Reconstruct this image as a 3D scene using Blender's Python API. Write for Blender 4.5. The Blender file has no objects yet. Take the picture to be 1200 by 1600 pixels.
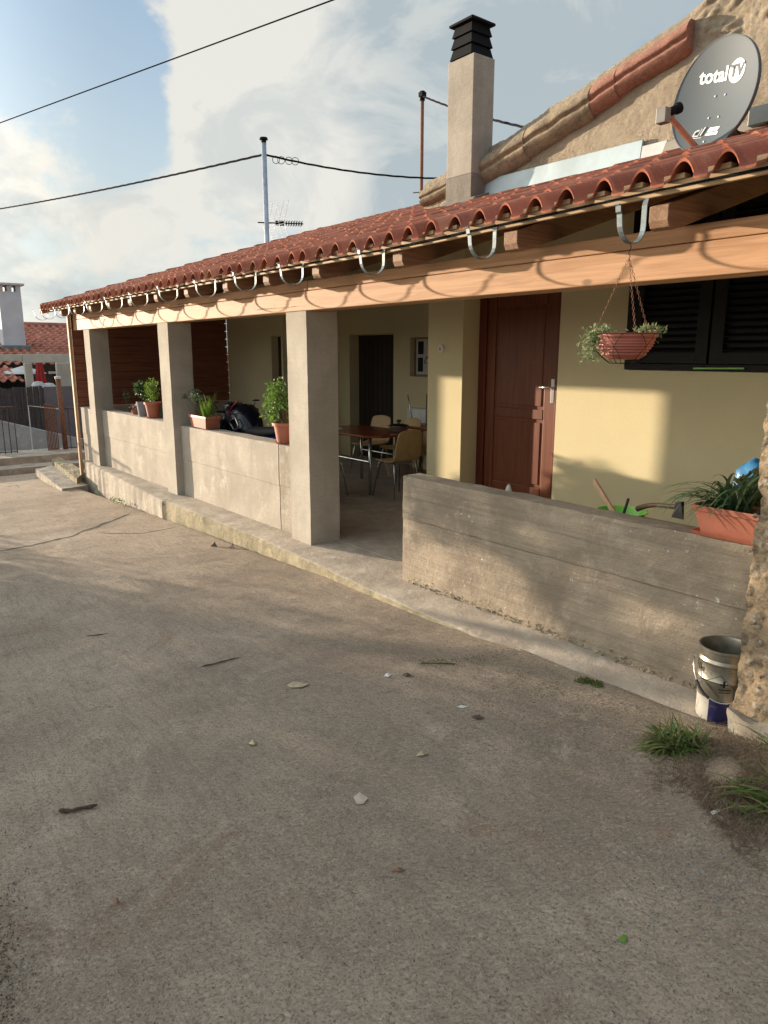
import bpy, bmesh, math, random
from mathutils import Vector, Matrix, noise
random.seed(7)
scn = bpy.context.scene
C = scn.collection
rad = math.radians

# ------------------------------------------------------------------ camera
CAM = Vector((5.536, -3.4743, 1.7320))
CR = Vector((0.615805, 0.787899, 0.000398))
CU = Vector((-0.167674, 0.130557, 0.977159))
CD = Vector((-0.769850, 0.601806, -0.212508))
FPX = 1134.43
cd = bpy.data.cameras.new('camera')
cam = bpy.data.objects.new('camera', cd); C.objects.link(cam)
M = Matrix.Identity(4)
for i in range(3):
    M[i][0] = CR[i]; M[i][1] = CU[i]; M[i][2] = -CD[i]; M[i][3] = CAM[i]
cam.matrix_world = M
cd.sensor_fit = 'VERTICAL'; cd.sensor_height = 36; cd.sensor_width = 27
cd.lens = 36 * FPX / 1600
cd.clip_start = 0.05; cd.clip_end = 2000
scn.camera = cam

def at(px, py, axis, val):
    """surveyed point of the photograph on the plane axis=val"""
    v = CD + CR * ((px - 600) / FPX) - CU * ((py - 800) / FPX)
    t = (val - CAM[axis]) / v[axis]
    return CAM + v * t

# ------------------------------------------------------------------ sun and sky
AZ, EL = rad(72.1), rad(5.7)
EXPO = 1.35
SD = Vector((math.sin(AZ) * math.cos(EL), math.cos(AZ) * math.cos(EL), -math.sin(EL)))
sl = bpy.data.lights.new('sun', 'SUN'); sl.energy = 4.3; sl.angle = rad(0.6); sl.color = (1.0, 0.83, 0.63)
sun = bpy.data.objects.new('sun', sl); C.objects.link(sun)
sun.rotation_euler = SD.to_track_quat('-Z', 'Y').to_euler()

w = bpy.data.worlds.new('World'); scn.world = w; w.use_nodes = True
nt = w.node_tree; N = nt.nodes; L = nt.links
bg = N['Background']
sky = N.new('ShaderNodeTexSky'); sky.sky_type = 'NISHITA'; sky.sun_disc = False
sky.sun_elevation = EL; sky.sun_rotation = math.atan2(-SD.x, -SD.y) % (2 * math.pi)
sky.air_density = 1.0; sky.dust_density = 0.6; sky.ozone_density = 1.5
WS = 0.15
bg.inputs['Strength'].default_value = WS
tc = N.new('ShaderNodeTexCoord')
def wmath(op, a, b=None, clamp=False):
    n = N.new('ShaderNodeMath'); n.operation = op; n.use_clamp = clamp
    for i, x in enumerate((a, b)):
        if x is None: continue
        if isinstance(x, (int, float)): n.inputs[i].default_value = x
        else: L.new(x, n.inputs[i])
    return n.outputs[0]
def wdot(px, py):
    d = (CD + CR * ((px - 600) / FPX) - CU * ((py - 800) / FPX)).normalized()
    n = N.new('ShaderNodeVectorMath'); n.operation = 'DOT_PRODUCT'
    L.new(tc.outputs['Generated'], n.inputs[0]); n.inputs[1].default_value = d
    return n.outputs['Value']
def wblob(px, py, rdeg, soft=0.5):
    """1 inside a cone round a sky direction, soft edge"""
    n = N.new('ShaderNodeMapRange'); n.interpolation_type = 'SMOOTHSTEP'
    L.new(wdot(px, py), n.inputs['Value'])
    n.inputs['From Min'].default_value = math.cos(rad(rdeg)); n.inputs['From Max'].default_value = math.cos(rad(rdeg * soft))
    return n.outputs['Result']
def wnoise(scale, detail, rough, dist=0.0, zs=1.6):
    mp = N.new('ShaderNodeMapping'); mp.inputs['Scale'].default_value = (1, 1, zs)
    L.new(tc.outputs['Generated'], mp.inputs['Vector'])
    n = N.new('ShaderNodeTexNoise'); n.inputs['Scale'].default_value = scale; n.inputs['Detail'].default_value = detail
    n.inputs['Roughness'].default_value = rough; n.inputs['Distortion'].default_value = dist
    L.new(mp.outputs[0], n.inputs['Vector'])
    return n.outputs['Fac']
cov = wmath('ADD', wmath('ADD', wmath('MULTIPLY', wnoise(5.2, 12, 0.62, 0.2), 2.6), wmath('MULTIPLY', wnoise(17., 8, 0.6, 0.3), 0.6)), -1.02)
blue = [(60, 40, 11), (150, 120, 6), (205, 210, 4), (150, 385, 6), (560, 430, 6)]
for i, (x, y, r_) in enumerate(blue):
    cov = wmath('SUBTRACT', cov, wmath('MULTIPLY', wblob(x, y, r_, 0.1), [.80, .35, .35, .35, .15][i]))
white = [(330, 60, 10), (400, 250, 9), (60, 160, 6), (500, 60, 12), (110, 135, 4.5), (80, 330, 9), (800, 150, 22)]
for i, (x, y, r_) in enumerate(white):
    cov = wmath('ADD', cov, wmath('MULTIPLY', wblob(x, y, r_, 0.1), [.45, .42, .42, .30, .4, .35, .4][i]))
mr = N.new('ShaderNodeMapRange'); mr.interpolation_type = 'SMOOTHSTEP'
L.new(cov, mr.inputs['Value']); mr.inputs['From Min'].default_value = 0.30; mr.inputs['From Max'].default_value = 0.74
# cloud colour: bright rims, greyer bodies
body = N.new('ShaderNodeMapRange'); body.interpolation_type = 'SMOOTHSTEP'
L.new(wnoise(6.5, 9, 0.6, 0.5), body.inputs['Value']); body.inputs['From Min'].default_value = 0.35; body.inputs['From Max'].default_value = 0.65
lit = wmath('ADD', wmath('MULTIPLY', wblob(290, 110, 15, 0.1), 1.15), wmath('MULTIPLY', wblob(380, 290, 10, 0.1), 0.7))
lit = wmath('ADD', lit, wmath('MULTIPLY', wblob(60, 280, 14, 0.1), 0.6), True)
cmx = N.new('ShaderNodeMixRGB'); L.new(wmath('ADD', wmath('SUBTRACT', wmath('MULTIPLY', body.outputs[0], 0.85), 0.42), lit, True), cmx.inputs[0])
cs = 1.0 / WS / 2 ** EXPO
cmx.inputs[1].default_value = (0.46 * cs, 0.53 * cs, 0.56 * cs, 1); cmx.inputs[2].default_value = (0.86 * cs, 0.84 * cs, 0.77 * cs, 1)
skm = N.new('ShaderNodeMixRGB'); skm.blend_type = 'MULTIPLY'; skm.inputs[0].default_value = 1
L.new(sky.outputs[0], skm.inputs[1]); skm.inputs[2].default_value = (1, 1, 1, 1)
veil = N.new('ShaderNodeMixRGB'); veil.inputs[0].default_value = 0.72
L.new(skm.outputs[0], veil.inputs[1]); veil.inputs[2].default_value = (0.33 * cs, 0.43 * cs, 0.57 * cs, 1)
# paler towards the horizon
sep = N.new('ShaderNodeSeparateXYZ'); L.new(tc.outputs['Generated'], sep.inputs[0])
hz = N.new('ShaderNodeMapRange'); hz.interpolation_type = 'SMOOTHSTEP'; L.new(sep.outputs['Z'], hz.inputs['Value'])
hz.inputs['From Min'].default_value = 0.0; hz.inputs['From Max'].default_value = 0.42; hz.inputs['To Min'].default_value = 0.9; hz.inputs['To Max'].default_value = 0.0
pale = N.new('ShaderNodeMixRGB'); L.new(hz.outputs[0], pale.inputs[0]); L.new(veil.outputs[0], pale.inputs[1])
pale.inputs[2].default_value = (0.66 * cs, 0.75 * cs, 0.76 * cs, 1)
fin = N.new('ShaderNodeMixRGB'); L.new(wmath('MULTIPLY', mr.outputs[0], 0.92), fin.inputs[0])
L.new(pale.outputs[0], fin.inputs[1]); L.new(cmx.outputs[0], fin.inputs[2])
# added fill: unseen sky brightened sunward, behind the camera and overhead
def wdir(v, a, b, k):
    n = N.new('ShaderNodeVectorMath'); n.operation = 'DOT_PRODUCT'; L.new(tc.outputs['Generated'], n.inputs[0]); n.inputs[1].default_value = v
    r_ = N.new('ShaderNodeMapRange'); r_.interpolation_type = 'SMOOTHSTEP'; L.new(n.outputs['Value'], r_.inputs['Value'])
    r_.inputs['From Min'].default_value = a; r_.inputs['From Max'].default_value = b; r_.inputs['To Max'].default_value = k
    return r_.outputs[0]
sky_fill = wmath('ADD', wmath('ADD', wdir((-.66, -.73, .15), .40, 1.0, 3.4), wdir((0, 0, 1), .42, .9, 1.0)), 1.0)
gm = N.new('ShaderNodeVectorMath'); gm.operation = 'SCALE'; L.new(fin.outputs[0], gm.inputs[0]); L.new(sky_fill, gm.inputs['Scale'])
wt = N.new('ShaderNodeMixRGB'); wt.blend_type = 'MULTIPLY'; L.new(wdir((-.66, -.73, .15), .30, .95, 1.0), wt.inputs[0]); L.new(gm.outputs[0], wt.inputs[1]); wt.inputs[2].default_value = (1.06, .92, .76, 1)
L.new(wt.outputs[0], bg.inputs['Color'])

vs = scn.view_settings
scn.display_settings.display_device = 'sRGB'
vs.view_transform = 'Standard'; vs.look = 'None'; vs.exposure = EXPO; vs.gamma = 1.0; vs.use_curve_mapping = False

# ------------------------------------------------------------------ materials
class NB:
    def __init__(s, name):
        s.m = bpy.data.materials.new(name); s.m.use_nodes = True
        s.t = s.m.node_tree; s.N = s.t.nodes; s.L = s.t.links; s.b = s.N['Principled BSDF']
        s.co = s.N.new('ShaderNodeTexCoord').outputs['Object']
    def inp(s, sock, v):
        if isinstance(v, (int, float)): sock.default_value = v
        elif isinstance(v, (tuple, list)): sock.default_value = (*v, 1) if len(v) == 3 and sock.type == 'RGBA' else v
        else: s.L.new(v, sock)
    def vec(s, scale, rot=(0, 0, 0), src=None):
        n = s.N.new('ShaderNodeMapping'); n.inputs['Scale'].default_value = scale if isinstance(scale, tuple) else (scale,) * 3
        n.inputs['Rotation'].default_value = rot
        s.L.new(src or s.co, n.inputs['Vector']); return n.outputs[0]
    def noise(s, scale, detail=4, rough=.55, dist=0, vec=None):
        n = s.N.new('ShaderNodeTexNoise'); n.inputs['Scale'].default_value = scale; n.inputs['Detail'].default_value = detail
        n.inputs['Roughness'].default_value = rough; n.inputs['Distortion'].default_value = dist
        s.L.new(vec or s.co, n.inputs['Vector']); return n.outputs['Fac']
    def vor(s, scale, feat='F1', vec=None, out='Distance', rnd=1):
        n = s.N.new('ShaderNodeTexVoronoi'); n.feature = feat; n.inputs['Scale'].default_value = scale; n.inputs['Randomness'].default_value = rnd
        s.L.new(vec or s.co, n.inputs['Vector']); return n.outputs[out]
    def rng(s, v, a, b, c=0., d=1., smooth=False):
        n = s.N.new('ShaderNodeMapRange')
        if smooth: n.interpolation_type = 'SMOOTHSTEP'
        s.L.new(v, n.inputs['Value'])
        for k, x in zip(('From Min', 'From Max', 'To Min', 'To Max'), (a, b, c, d)): n.inputs[k].default_value = x
        return n.outputs[0]
    def mix(s, f, a, b, mode='MIX'):
        n = s.N.new('ShaderNodeMixRGB'); n.blend_type = mode
        s.inp(n.inputs[0], f); s.inp(n.inputs[1], a); s.inp(n.inputs[2], b); return n.outputs[0]
    def math(s, op, a, b=0., clamp=False):
        n = s.N.new('ShaderNodeMath'); n.operation = op; n.use_clamp = clamp
        s.inp(n.inputs[0], a); s.inp(n.inputs[1], b); return n.outputs[0]
    def sep(s):
        n = s.N.new('ShaderNodeSeparateXYZ'); s.L.new(s.co, n.inputs[0]); return n.outputs
    def mixv(s, k):
        n = s.N.new('ShaderNodeTexNoise'); n.inputs['Scale'].default_value = 3; n.inputs['Detail'].default_value = 5; s.L.new(s.co, n.inputs['Vector'])
        a = s.N.new('ShaderNodeVectorMath'); a.operation = 'SCALE'; s.L.new(n.outputs['Color'], a.inputs[0]); a.inputs['Scale'].default_value = k * 3
        c = s.N.new('ShaderNodeVectorMath'); c.operation = 'ADD'; s.L.new(s.co, c.inputs[0]); s.L.new(a.outputs[0], c.inputs[1]); return c.outputs[0]
    def rand(s):
        return s.N.new('ShaderNodeNewGeometry').outputs['Random Per Island']
    def bump(s, h, st, dist=.01):
        n = s.N.new('ShaderNodeBump'); n.inputs['Strength'].default_value = st; n.inputs['Distance'].default_value = dist
        s.inp(n.inputs['Height'], h)
        if s.b.inputs['Normal'].is_linked:
            s.L.new(s.b.inputs['Normal'].links[0].from_socket, n.inputs['Normal'])
        s.L.new(n.outputs[0], s.b.inputs['Normal'])
    def done(s, col, rough=.8, metal=0, spec=None):
        s.inp(s.b.inputs['Base Color'], col); s.inp(s.b.inputs['Roughness'], rough); s.b.inputs['Metallic'].default_value = metal
        if spec is not None: s.b.inputs['Specular IOR Level'].default_value = spec
        return s.m

def mul(c, k): return tuple(min(1, x * k) for x in c)
def m_concrete(name, base, dark, light=None, blot=2.2, grain=90, bumps=.5, specks=False, spots=0.0, drip=.35, boards=False):
    b = NB(name)
    col = b.mix(b.rng(b.noise(blot, 6, .6, .4), .35, .65, smooth=True), base, dark)
    if light: col = b.mix(b.rng(b.noise(blot * 2.7, 5, .65, .2), .52, .72, smooth=True), col, light)
    col = b.mix(b.rng(b.noise(grain, 3, .7), .3, .7, 0, .32), col, mul(dark, .7))
    col = b.mix(b.rng(b.noise(14, 5, .7, .5, vec=b.vec((.35, .35, 3.))), .45, .75, 0, .35), col, mul(dark, .8))
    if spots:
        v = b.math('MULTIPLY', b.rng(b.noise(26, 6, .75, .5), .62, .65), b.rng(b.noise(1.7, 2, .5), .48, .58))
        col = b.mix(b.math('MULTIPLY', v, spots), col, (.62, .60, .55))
    col = b.mix(b.rng(b.noise(1., 5, .65, .3, vec=b.vec((5., 5., .5))), .50, .72, 0, drip), col, mul(dark, .7))
    if boards:
        bn = b.noise(1., 6, .7, .2, vec=b.vec((1.1, 1.1, 26.)))
        col = b.mix(b.rng(bn, .46, .66, 0, .6), col, mul(dark, .75)); b.bump(bn, .6, .012)
    b.bump(b.noise(grain, 4, .75), bumps, .006); b.bump(b.noise(9, 6, .65, .3), bumps * .8, .02)
    pits = b.rng(b.vor(38), .06, .14)
    b.bump(pits, .25, .006)
    return b.done(col, .92, spec=.25)
def m_wood(name, base, dark, axis=0, scale=1., rough=.7, knots=True, bumps=.25, checks=False):
    b = NB(name)
    sc = [14., 14., 14.]; sc[axis] = .9
    sc = tuple(x * scale for x in sc)
    g = b.noise(1.6, 8, .62, 1.1, vec=b.vec(sc))
    col = b.mix(b.rng(g, .36, .64, smooth=True), base, dark)
    sc2 = [90., 90., 90.]; sc2[axis] = 2.
    f = b.noise(1., 3, .6, vec=b.vec(tuple(sc2)))
    col = b.mix(b.rng(f, .4, .75, 0, .35), col, mul(dark, .55))
    col = b.mix(b.rng(b.noise(1.1, 3, .5), .3, .7, 0, .3), col, mul(dark, .8))
    if knots:
        kv = [5., 5., 5.]; kv[axis] = 2.4
        col = b.mix(b.rng(b.vor(1., vec=b.vec(tuple(kv))), .05, .11, .75, 0), col, mul(dark, .35))
    if checks:
        sc3 = [26., 26., 26.]; sc3[axis] = .55
        ck = b.math('MULTIPLY', b.rng(b.noise(1., 4, .55, .3, vec=b.vec(tuple(sc3))), .665, .69), b.rng(b.noise(1.3, 2), .45, .55))
        col = b.mix(b.math('MULTIPLY', ck, .8), col, mul(dark, .25)); b.bump(b.math('SUBTRACT', 1., ck), .6, .01)
    b.bump(g, bumps, .006); b.bump(f, bumps * .6, .002)
    return b.done(col, rough, spec=.3)
def m_plain(name, col, rough=.6, metal=0, var=.15, nscale=8, bump=.0, spec=None):
    b = NB(name)
    c = b.mix(b.rng(b.noise(nscale, 4, .6), .35, .65, 0, 1), mul(col, 1 + var), mul(col, 1 - var))
    if bump: b.bump(b.noise(nscale * 8, 4, .6), bump, .004)
    return b.done(c, rough, metal, spec)
def m_leaf(name, cols, rough=.5):
    b = NB(name); r_ = b.N.new('ShaderNodeValToRGB'); cr = r_.color_ramp
    while len(cr.elements) < len(cols): cr.elements.new(.5)
    for i, c in enumerate(cols): cr.elements[i].position = i / (len(cols) - 1); cr.elements[i].color = (*c, 1)
    b.L.new(b.rand(), r_.inputs[0])
    m = b.done(r_.outputs[0], rough, spec=.35)
    tr = b.N.new('ShaderNodeBsdfTranslucent'); b.L.new(r_.outputs[0], tr.inputs[0])
    ms = b.N.new('ShaderNodeMixShader'); ms.inputs[0].default_value = .28
    b.L.new(b.b.outputs[0], ms.inputs[1]); b.L.new(tr.outputs[0], ms.inputs[2])
    b.L.new(ms.outputs[0], b.N['Material Output'].inputs[0])
    return m

def m_ground():
    b = NB('rough_concrete_drive')
    base, dark, light = (.60, .465, .345), (.41, .315, .235), (.74, .59, .45)
    col = b.mix(b.rng(b.noise(.7, 7, .62, .5), .36, .64, smooth=True), base, dark)
    col = b.mix(b.rng(b.noise(3.3, 7, .8, 1.1, vec=b.vec(1., (0, 0, .7))), .54, .66, 0, .5, smooth=True), col, (.27, .215, .16))
    col = b.mix(b.rng(b.noise(2.6, 6, .68, .8), .50, .72, 0, .75, smooth=True), col, light)
    col = b.mix(b.rng(b.noise(7, 5, .7, .4), .52, .74, 0, .5), col, (.23, .185, .14))
    # reddish and mossy stains
    col = b.mix(b.math('MULTIPLY', b.rng(b.noise(1.25, 4, .6, 1.5), .60, .70, 0, .5, smooth=True), 1), col, (.32, .19, .12))
    col = b.mix(b.rng(b.noise(.9, 5, .7, .6, vec=b.vec(1., (0, 0, 1.3))), .60, .74, 0, .35, smooth=True), col, (.30, .25, .16))
    # light sand grains, and dark specks that paint grain shading into the colour
    col = b.mix(b.rng(b.noise(190, 2, .6), .53, .62, 0, .55), col, (.66, .56, .45))
    col = b.mix(b.rng(b.noise(60, 5, .85), .54, .63, 0, .65), col, (.20, .15, .11))
    col = b.mix(b.rng(b.noise(44, 5, .85, vec=b.vec(1., (1, .3, 2))), .55, .62, 0, .5), col, (.70, .58, .45))
    col = b.mix(b.rng(b.noise(1., 5, .75, .4, vec=b.vec((4., 38., 4.), (0, 0, .35))), .50, .66, 0, .45), col, (.27, .215, .165))
    col = b.mix(b.rng(b.noise(120, 3, .7, vec=b.vec(1., (.3, .4, 0))), .53, .64, 0, .8), col, (.15, .115, .085))
    v = b.vor(62, out='Color'); hs = b.N.new('ShaderNodeSeparateColor'); b.L.new(v, hs.inputs[0])
    st = b.math('MULTIPLY', b.rng(b.vor(62), .32, .22), b.rng(hs.outputs[0], .80, .82))
    col = b.mix(b.math('MULTIPLY', st, .6), col, (.56, .50, .43))
    # dark soil washed into the surface and hairline cracks
    col = b.mix(b.rng(b.noise(22, 7, .8, .8), .58, .66, 0, .5), col, (.20, .16, .12))
    # crescent trowel marks
    w_ = b.N.new('ShaderNodeTexWave'); w_.inputs['Scale'].default_value = 13.; w_.inputs['Distortion'].default_value = 7.; w_.inputs['Detail'].default_value = 4; w_.inputs['Detail Scale'].default_value = 1.6
    b.L.new(b.vec(1., (0, 0, .5)), w_.inputs['Vector'])
    tm = b.math('MULTIPLY', w_.outputs['Fac'], b.rng(b.noise(.6, 3), .42, .62))
    col = b.mix(b.math('MULTIPLY', tm, .38), col, dark)
    b.bump(b.noise(150, 4, .8), 1., .009); b.bump(b.noise(40, 6, .85, .6), 1., .030)
    b.bump(tm, .8, .012); b.bump(b.noise(6, 5, .6), .5, .03)
    return b.done(col, .93, spec=.25)

def m_tile(name='clay_tile', c1=(.38, .125, .072), c2=(.28, .09, .056), c3=(.45, .20, .12), pitch=.205, course=.35, wear=.35):
    b = NB(name); s = b.sep()
    fx = b.math('FLOOR', b.math('DIVIDE', s[0], pitch)); fy = b.math('FLOOR', b.math('DIVIDE', s[1], course))
    cb = b.N.new('ShaderNodeCombineXYZ'); b.L.new(fx, cb.inputs[0]); b.L.new(fy, cb.inputs[1])
    wn = b.N.new('ShaderNodeTexWhiteNoise'); b.L.new(cb.outputs[0], wn.inputs['Vector'])
    col = b.mix(wn.outputs['Value'], c1, c2); w3 = b.N.new('ShaderNodeSeparateColor'); b.L.new(wn.outputs['Color'], w3.inputs[0]); col = b.mix(b.rng(w3.outputs[1], .82, .9, 0, .7), col, c3); col = b.mix(b.rng(w3.outputs[2], .86, .94, 0, .6), col, mul(c2, .6))
    col = b.mix(b.rng(b.noise(5, 5, .7), .5, .75, 0, .8), col, c3)
    col = b.mix(b.rng(b.noise(1.5, 6, .75, .5), .48, .68, 0, wear), col, (.12, .075, .06))
    col = b.mix(b.rng(b.noise(60, 3, .7), .55, .75, 0, .4), col, mul(c3, 1.1))
    b.bump(b.noise(70, 4, .7), .35, .004)
    return b.done(col, .9, spec=.12)

M_ = {}
M_['ground'] = m_ground()
M_['slab'] = m_concrete('walkway_concrete', (.46, .385, .305), (.35, .29, .23), (.53, .46, .38), 2.5, 75, 1.)
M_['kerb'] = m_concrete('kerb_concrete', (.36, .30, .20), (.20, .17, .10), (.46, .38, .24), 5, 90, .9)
M_['plinth'] = m_concrete('plinth_plaster', (.42, .36, .29), (.27, .23, .18), (.52, .46, .38), 3, 60, .6)
M_['post'] = m_concrete('smooth_post_concrete', (.47, .42, .35), (.38, .335, .275), None, 1.8, 60, .18)
M_['lowwall'] = m_concrete('board_marked_concrete', (.47, .41, .34), (.37, .32, .26), (.54, .48, .40), 1.7, 80, .3)
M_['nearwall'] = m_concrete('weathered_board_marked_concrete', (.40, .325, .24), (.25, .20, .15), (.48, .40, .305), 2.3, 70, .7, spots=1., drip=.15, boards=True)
M_['wallcap'] = m_concrete('wall_top_concrete', (.23, .205, .175), (.15, .13, .11), None, 3, 70, .6)
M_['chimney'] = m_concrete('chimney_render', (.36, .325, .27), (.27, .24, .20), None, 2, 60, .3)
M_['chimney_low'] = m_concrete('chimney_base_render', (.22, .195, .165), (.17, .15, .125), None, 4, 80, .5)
M_['beam'] = m_wood('beam_timber', (.55, .315, .175), (.42, .225, .115), 0, 1., checks=True)
M_['batten'] = m_wood('pale_timber', (.52, .36, .21), (.38, .25, .14), 0, 1.4)
M_['rafter'] = m_wood('rafter_timber', (.33, .19, .11), (.22, .12, .07), 1, 1.2)
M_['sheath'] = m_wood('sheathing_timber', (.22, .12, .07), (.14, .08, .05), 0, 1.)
M_['clad'] = m_wood('stained_cladding', (.27, .10, .055), (.18, .065, .038), 1, 1., knots=False)
M_['endpost'] = m_wood('pale_end_board', (.55, .36, .20), (.42, .26, .14), 2, 1.)
M_['tile'] = m_tile()
M_['tile_far'] = m_tile('old_clay_tile', (.38, .145, .10), (.31, .115, .08), (.43, .20, .14), .24, .35, .2)
def m_yellow():
    b = NB('yellow_plaster')
    col = b.mix(b.rng(b.noise(1.3, 4, .6), .3, .7), (.68, .59, .37), (.63, .54, .335))
    col = b.mix(b.rng(b.noise(60, 4, .7), .5, .75, 0, .25), col, (.54, .44, .22))
    b.bump(b.noise(110, 3, .7, .3, vec=b.vec((1, 1, .45))), .6, .004)
    return b.done(col, .9, spec=.2)
M_['yellow'] = m_yellow()
M_['door'] = m_wood('mahogany_door', (.20, .058, .026), (.13, .038, .017), 2, 1., .42, knots=False, bumps=.06)
M_['door_frame'] = m_wood('mahogany_frame', (.15, .035, .018), (.11, .026, .013), 2, 1., .4, knots=False, bumps=.06)
M_['dark_door'] = m_wood('dark_back_door', (.035, .022, .018), (.022, .014, .012), 2, 1., .5, knots=False)
M_['shutter'] = m_plain('dark_shutter_paint', (.010, .009, .009), .55, var=.2, spec=.2)
M_['zinc'] = m_plain('galvanised_steel', (.15, .18, .19), .55, .5, .25, 25, .15)
M_['zinc_pole'] = m_plain('galvanised_pole', (.30, .34, .40), .5, .5, .2, 12)
M_['flash'] = m_plain('aluminium_flashing', (.33, .40, .43), .55, .15, .15, 3)
M_['rust'] = m_plain('rusty_steel', (.17, .075, .04), .85, .2, .4, 30, .4)
M_['rail'] = m_plain('brown_rail_paint', (.075, .042, .035), .6, .1, .3, 20, .2)
M_['darkmetal'] = m_plain('black_metal', (.006, .006, .007), .85, 0, .2, 10, spec=.12)
M_['cable'] = m_plain('black_cable', (.012, .012, .014), .95, 0, .2, 10, spec=.05)
M_['steel'] = m_plain('brushed_steel', (.55, .54, .52), .28, .9, .08, 12)
M_['white'] = m_plain('white_plastic', (.72, .72, .70), .4, 0, .05)
M_['terra'] = m_plain('terracotta_plastic', (.36, .115, .068), .5, 0, .12, 7, .1)
M_['terra_brown'] = m_plain('brown_red_plastic', (.36, .10, .068), .45, 0, .12, 7, .1)  # slightly redder terracotta plastic, for the bowl and some pots
M_['greypot'] = m_plain('grey_glazed_pot', (.20, .21, .22), .35, 0, .15, 14)
M_['soil'] = m_plain('soil', (.045, .032, .022), .95, 0, .4, 40, .8)
M_['ply'] = m_wood('plywood_shell', (.62, .42, .20), (.52, .34, .155), 2, .8, .4, knots=False, bumps=.05)
M_['tabletop'] = m_wood('varnished_tabletop', (.28, .07, .028), (.20, .045, .02), 0, .7, .22, knots=False, bumps=.03)
M_['chrome'] = m_plain('dull_chrome', (.50, .52, .50), .25, .9, .08, 30)
M_['stalk'] = m_plain('plant_stem', (.11, .085, .04), .8, 0, .3, 30)
M_['geranium'] = m_leaf('geranium_leaf', [(.09, .17, .03), (.16, .28, .05), (.06, .12, .025)])
M_['brightleaf'] = m_leaf('bright_herb_leaf', [(.20, .32, .05), (.13, .24, .035), (.26, .38, .07)])
M_['darkleaf'] = m_leaf('dark_leaf', [(.035, .075, .025), (.06, .11, .03), (.02, .045, .02)])
M_['greyleaf'] = m_leaf('grey_green_leaf', [(.09, .13, .08), (.15, .19, .11), (.05, .08, .05)])
M_['succulent'] = m_leaf('succulent_leaf', [(.13, .22, .08), (.22, .30, .13), (.30, .33, .20), (.30, .20, .12)])
M_['spider'] = m_leaf('strap_leaf', [(.05, .10, .05), (.08, .14, .06), (.03, .07, .04), (.14, .20, .11)])
M_['bushleaf'] = m_leaf('bronze_bush_leaf', [(.05, .08, .02), (.10, .13, .03), (.16, .12, .035), (.03, .05, .015)])
M_['grass'] = m_leaf('green_grass_blade', [(.05, .10, .02), (.09, .15, .03), (.035, .07, .015), (.17, .19, .07), (.22, .18, .09)])
M_['drygrass'] = m_leaf('dry_grass_blade', [(.15, .10, .065), (.23, .17, .11), (.10, .065, .045), (.28, .22, .15)], .9)
M_['treeleaf'] = m_leaf('hedge_tree_leaf', [(.04, .08, .02), (.07, .12, .03), (.03, .055, .02)])
M_['bark'] = m_plain('bark', (.10, .07, .05), .95, 0, .4, 20, .9)
M_['twig'] = m_plain('dead_wood', (.075, .045, .03), .9, 0, .4, 40, .6)
M_['redleaf'] = m_plain('fallen_leaf', (.15, .07, .035), .8, 0, .3, 30)
M_['paleleaf'] = m_plain('pale_fallen_leaf', (.33, .26, .17), .8, 0, .3, 30)
M_['pebble'] = m_leaf('pebble', [(.30, .27, .24), (.18, .16, .14), (.42, .39, .36), (.10, .09, .08)], .9)
M_['slabchip'] = m_plain('dull_stone', (.36, .29, .23), .95, 0, .15, 30)
M_['litterbits'] = m_leaf('litter_bits', [(.10, .065, .04), (.16, .11, .07), (.06, .045, .03), (.24, .17, .10)], .95)
M_['moss'] = m_leaf('moss', [(.09, .13, .03), (.16, .17, .05), (.06, .08, .03)], .95)
M_['blueplastic'] = m_plain('blue_plastic_bag', (.03, .16, .34), .35, 0, .35, 12, .4)
M_['greenplastic'] = m_plain('green_basin_plastic', (.16, .46, .04), .35, 0, .1)
M_['handlewood'] = m_wood('tool_handle', (.12, .065, .04), (.08, .045, .03), 0, 2., .6, knots=False)
M_['palewood'] = m_wood('fresh_wood_stick', (.60, .38, .24), (.50, .30, .18), 2, 2., .7, knots=False)
M_['axe'] = m_plain('axe_steel', (.03, .03, .032), .5, .5, .3, 20)
M_['dish'] = m_plain('dish_grey_paint', (.075, .092, .105), .62, 0, .04, 2, spec=.25)
M_['mark'] = m_plain('white_print', (.74, .75, .74), .6, 0, .02)
M_['reddish'] = m_plain('copper_arm_paint', (.34, .13, .075), .5, .1, .2, 20)
M_['lightgrey'] = m_plain('pale_grey_paint', (.44, .44, .43), .6, 0, .1)
M_['reed'] = m_wood('reed_screen', (.11, .095, .095), (.06, .052, .055), 2, 2.5, .95, knots=False, bumps=.8)
M_['greypanel'] = m_plain('grey_screen_cloth', (.12, .105, .12), .9, 0, .12, 2)
M_['whitewash'] = m_concrete('whitewashed_wall', (.36, .37, .39), (.24, .25, .27), (.44, .45, .47), 1.4, 20, .3)
M_['cream'] = m_plain('cream_paint', (.42, .40, .35), .7, 0, .1, 3)
M_['redcloth'] = m_plain('red_parasol_cloth', (.32, .02, .02), .85, 0, .2, 10, .2)
M_['scooter'] = m_plain('dark_scooter_paint', (.010, .012, .022), .22, .2, .2, 5)
M_['scooterblue'] = m_plain('blue_scooter_paint', (.01, .02, .16), .25, .2, .2, 5)
M_['scooterred'] = m_plain('red_scooter_trim', (.22, .02, .02), .3, .1, .2, 5)
M_['rubber'] = m_plain('rubber', (.015, .015, .015), .8)
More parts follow.
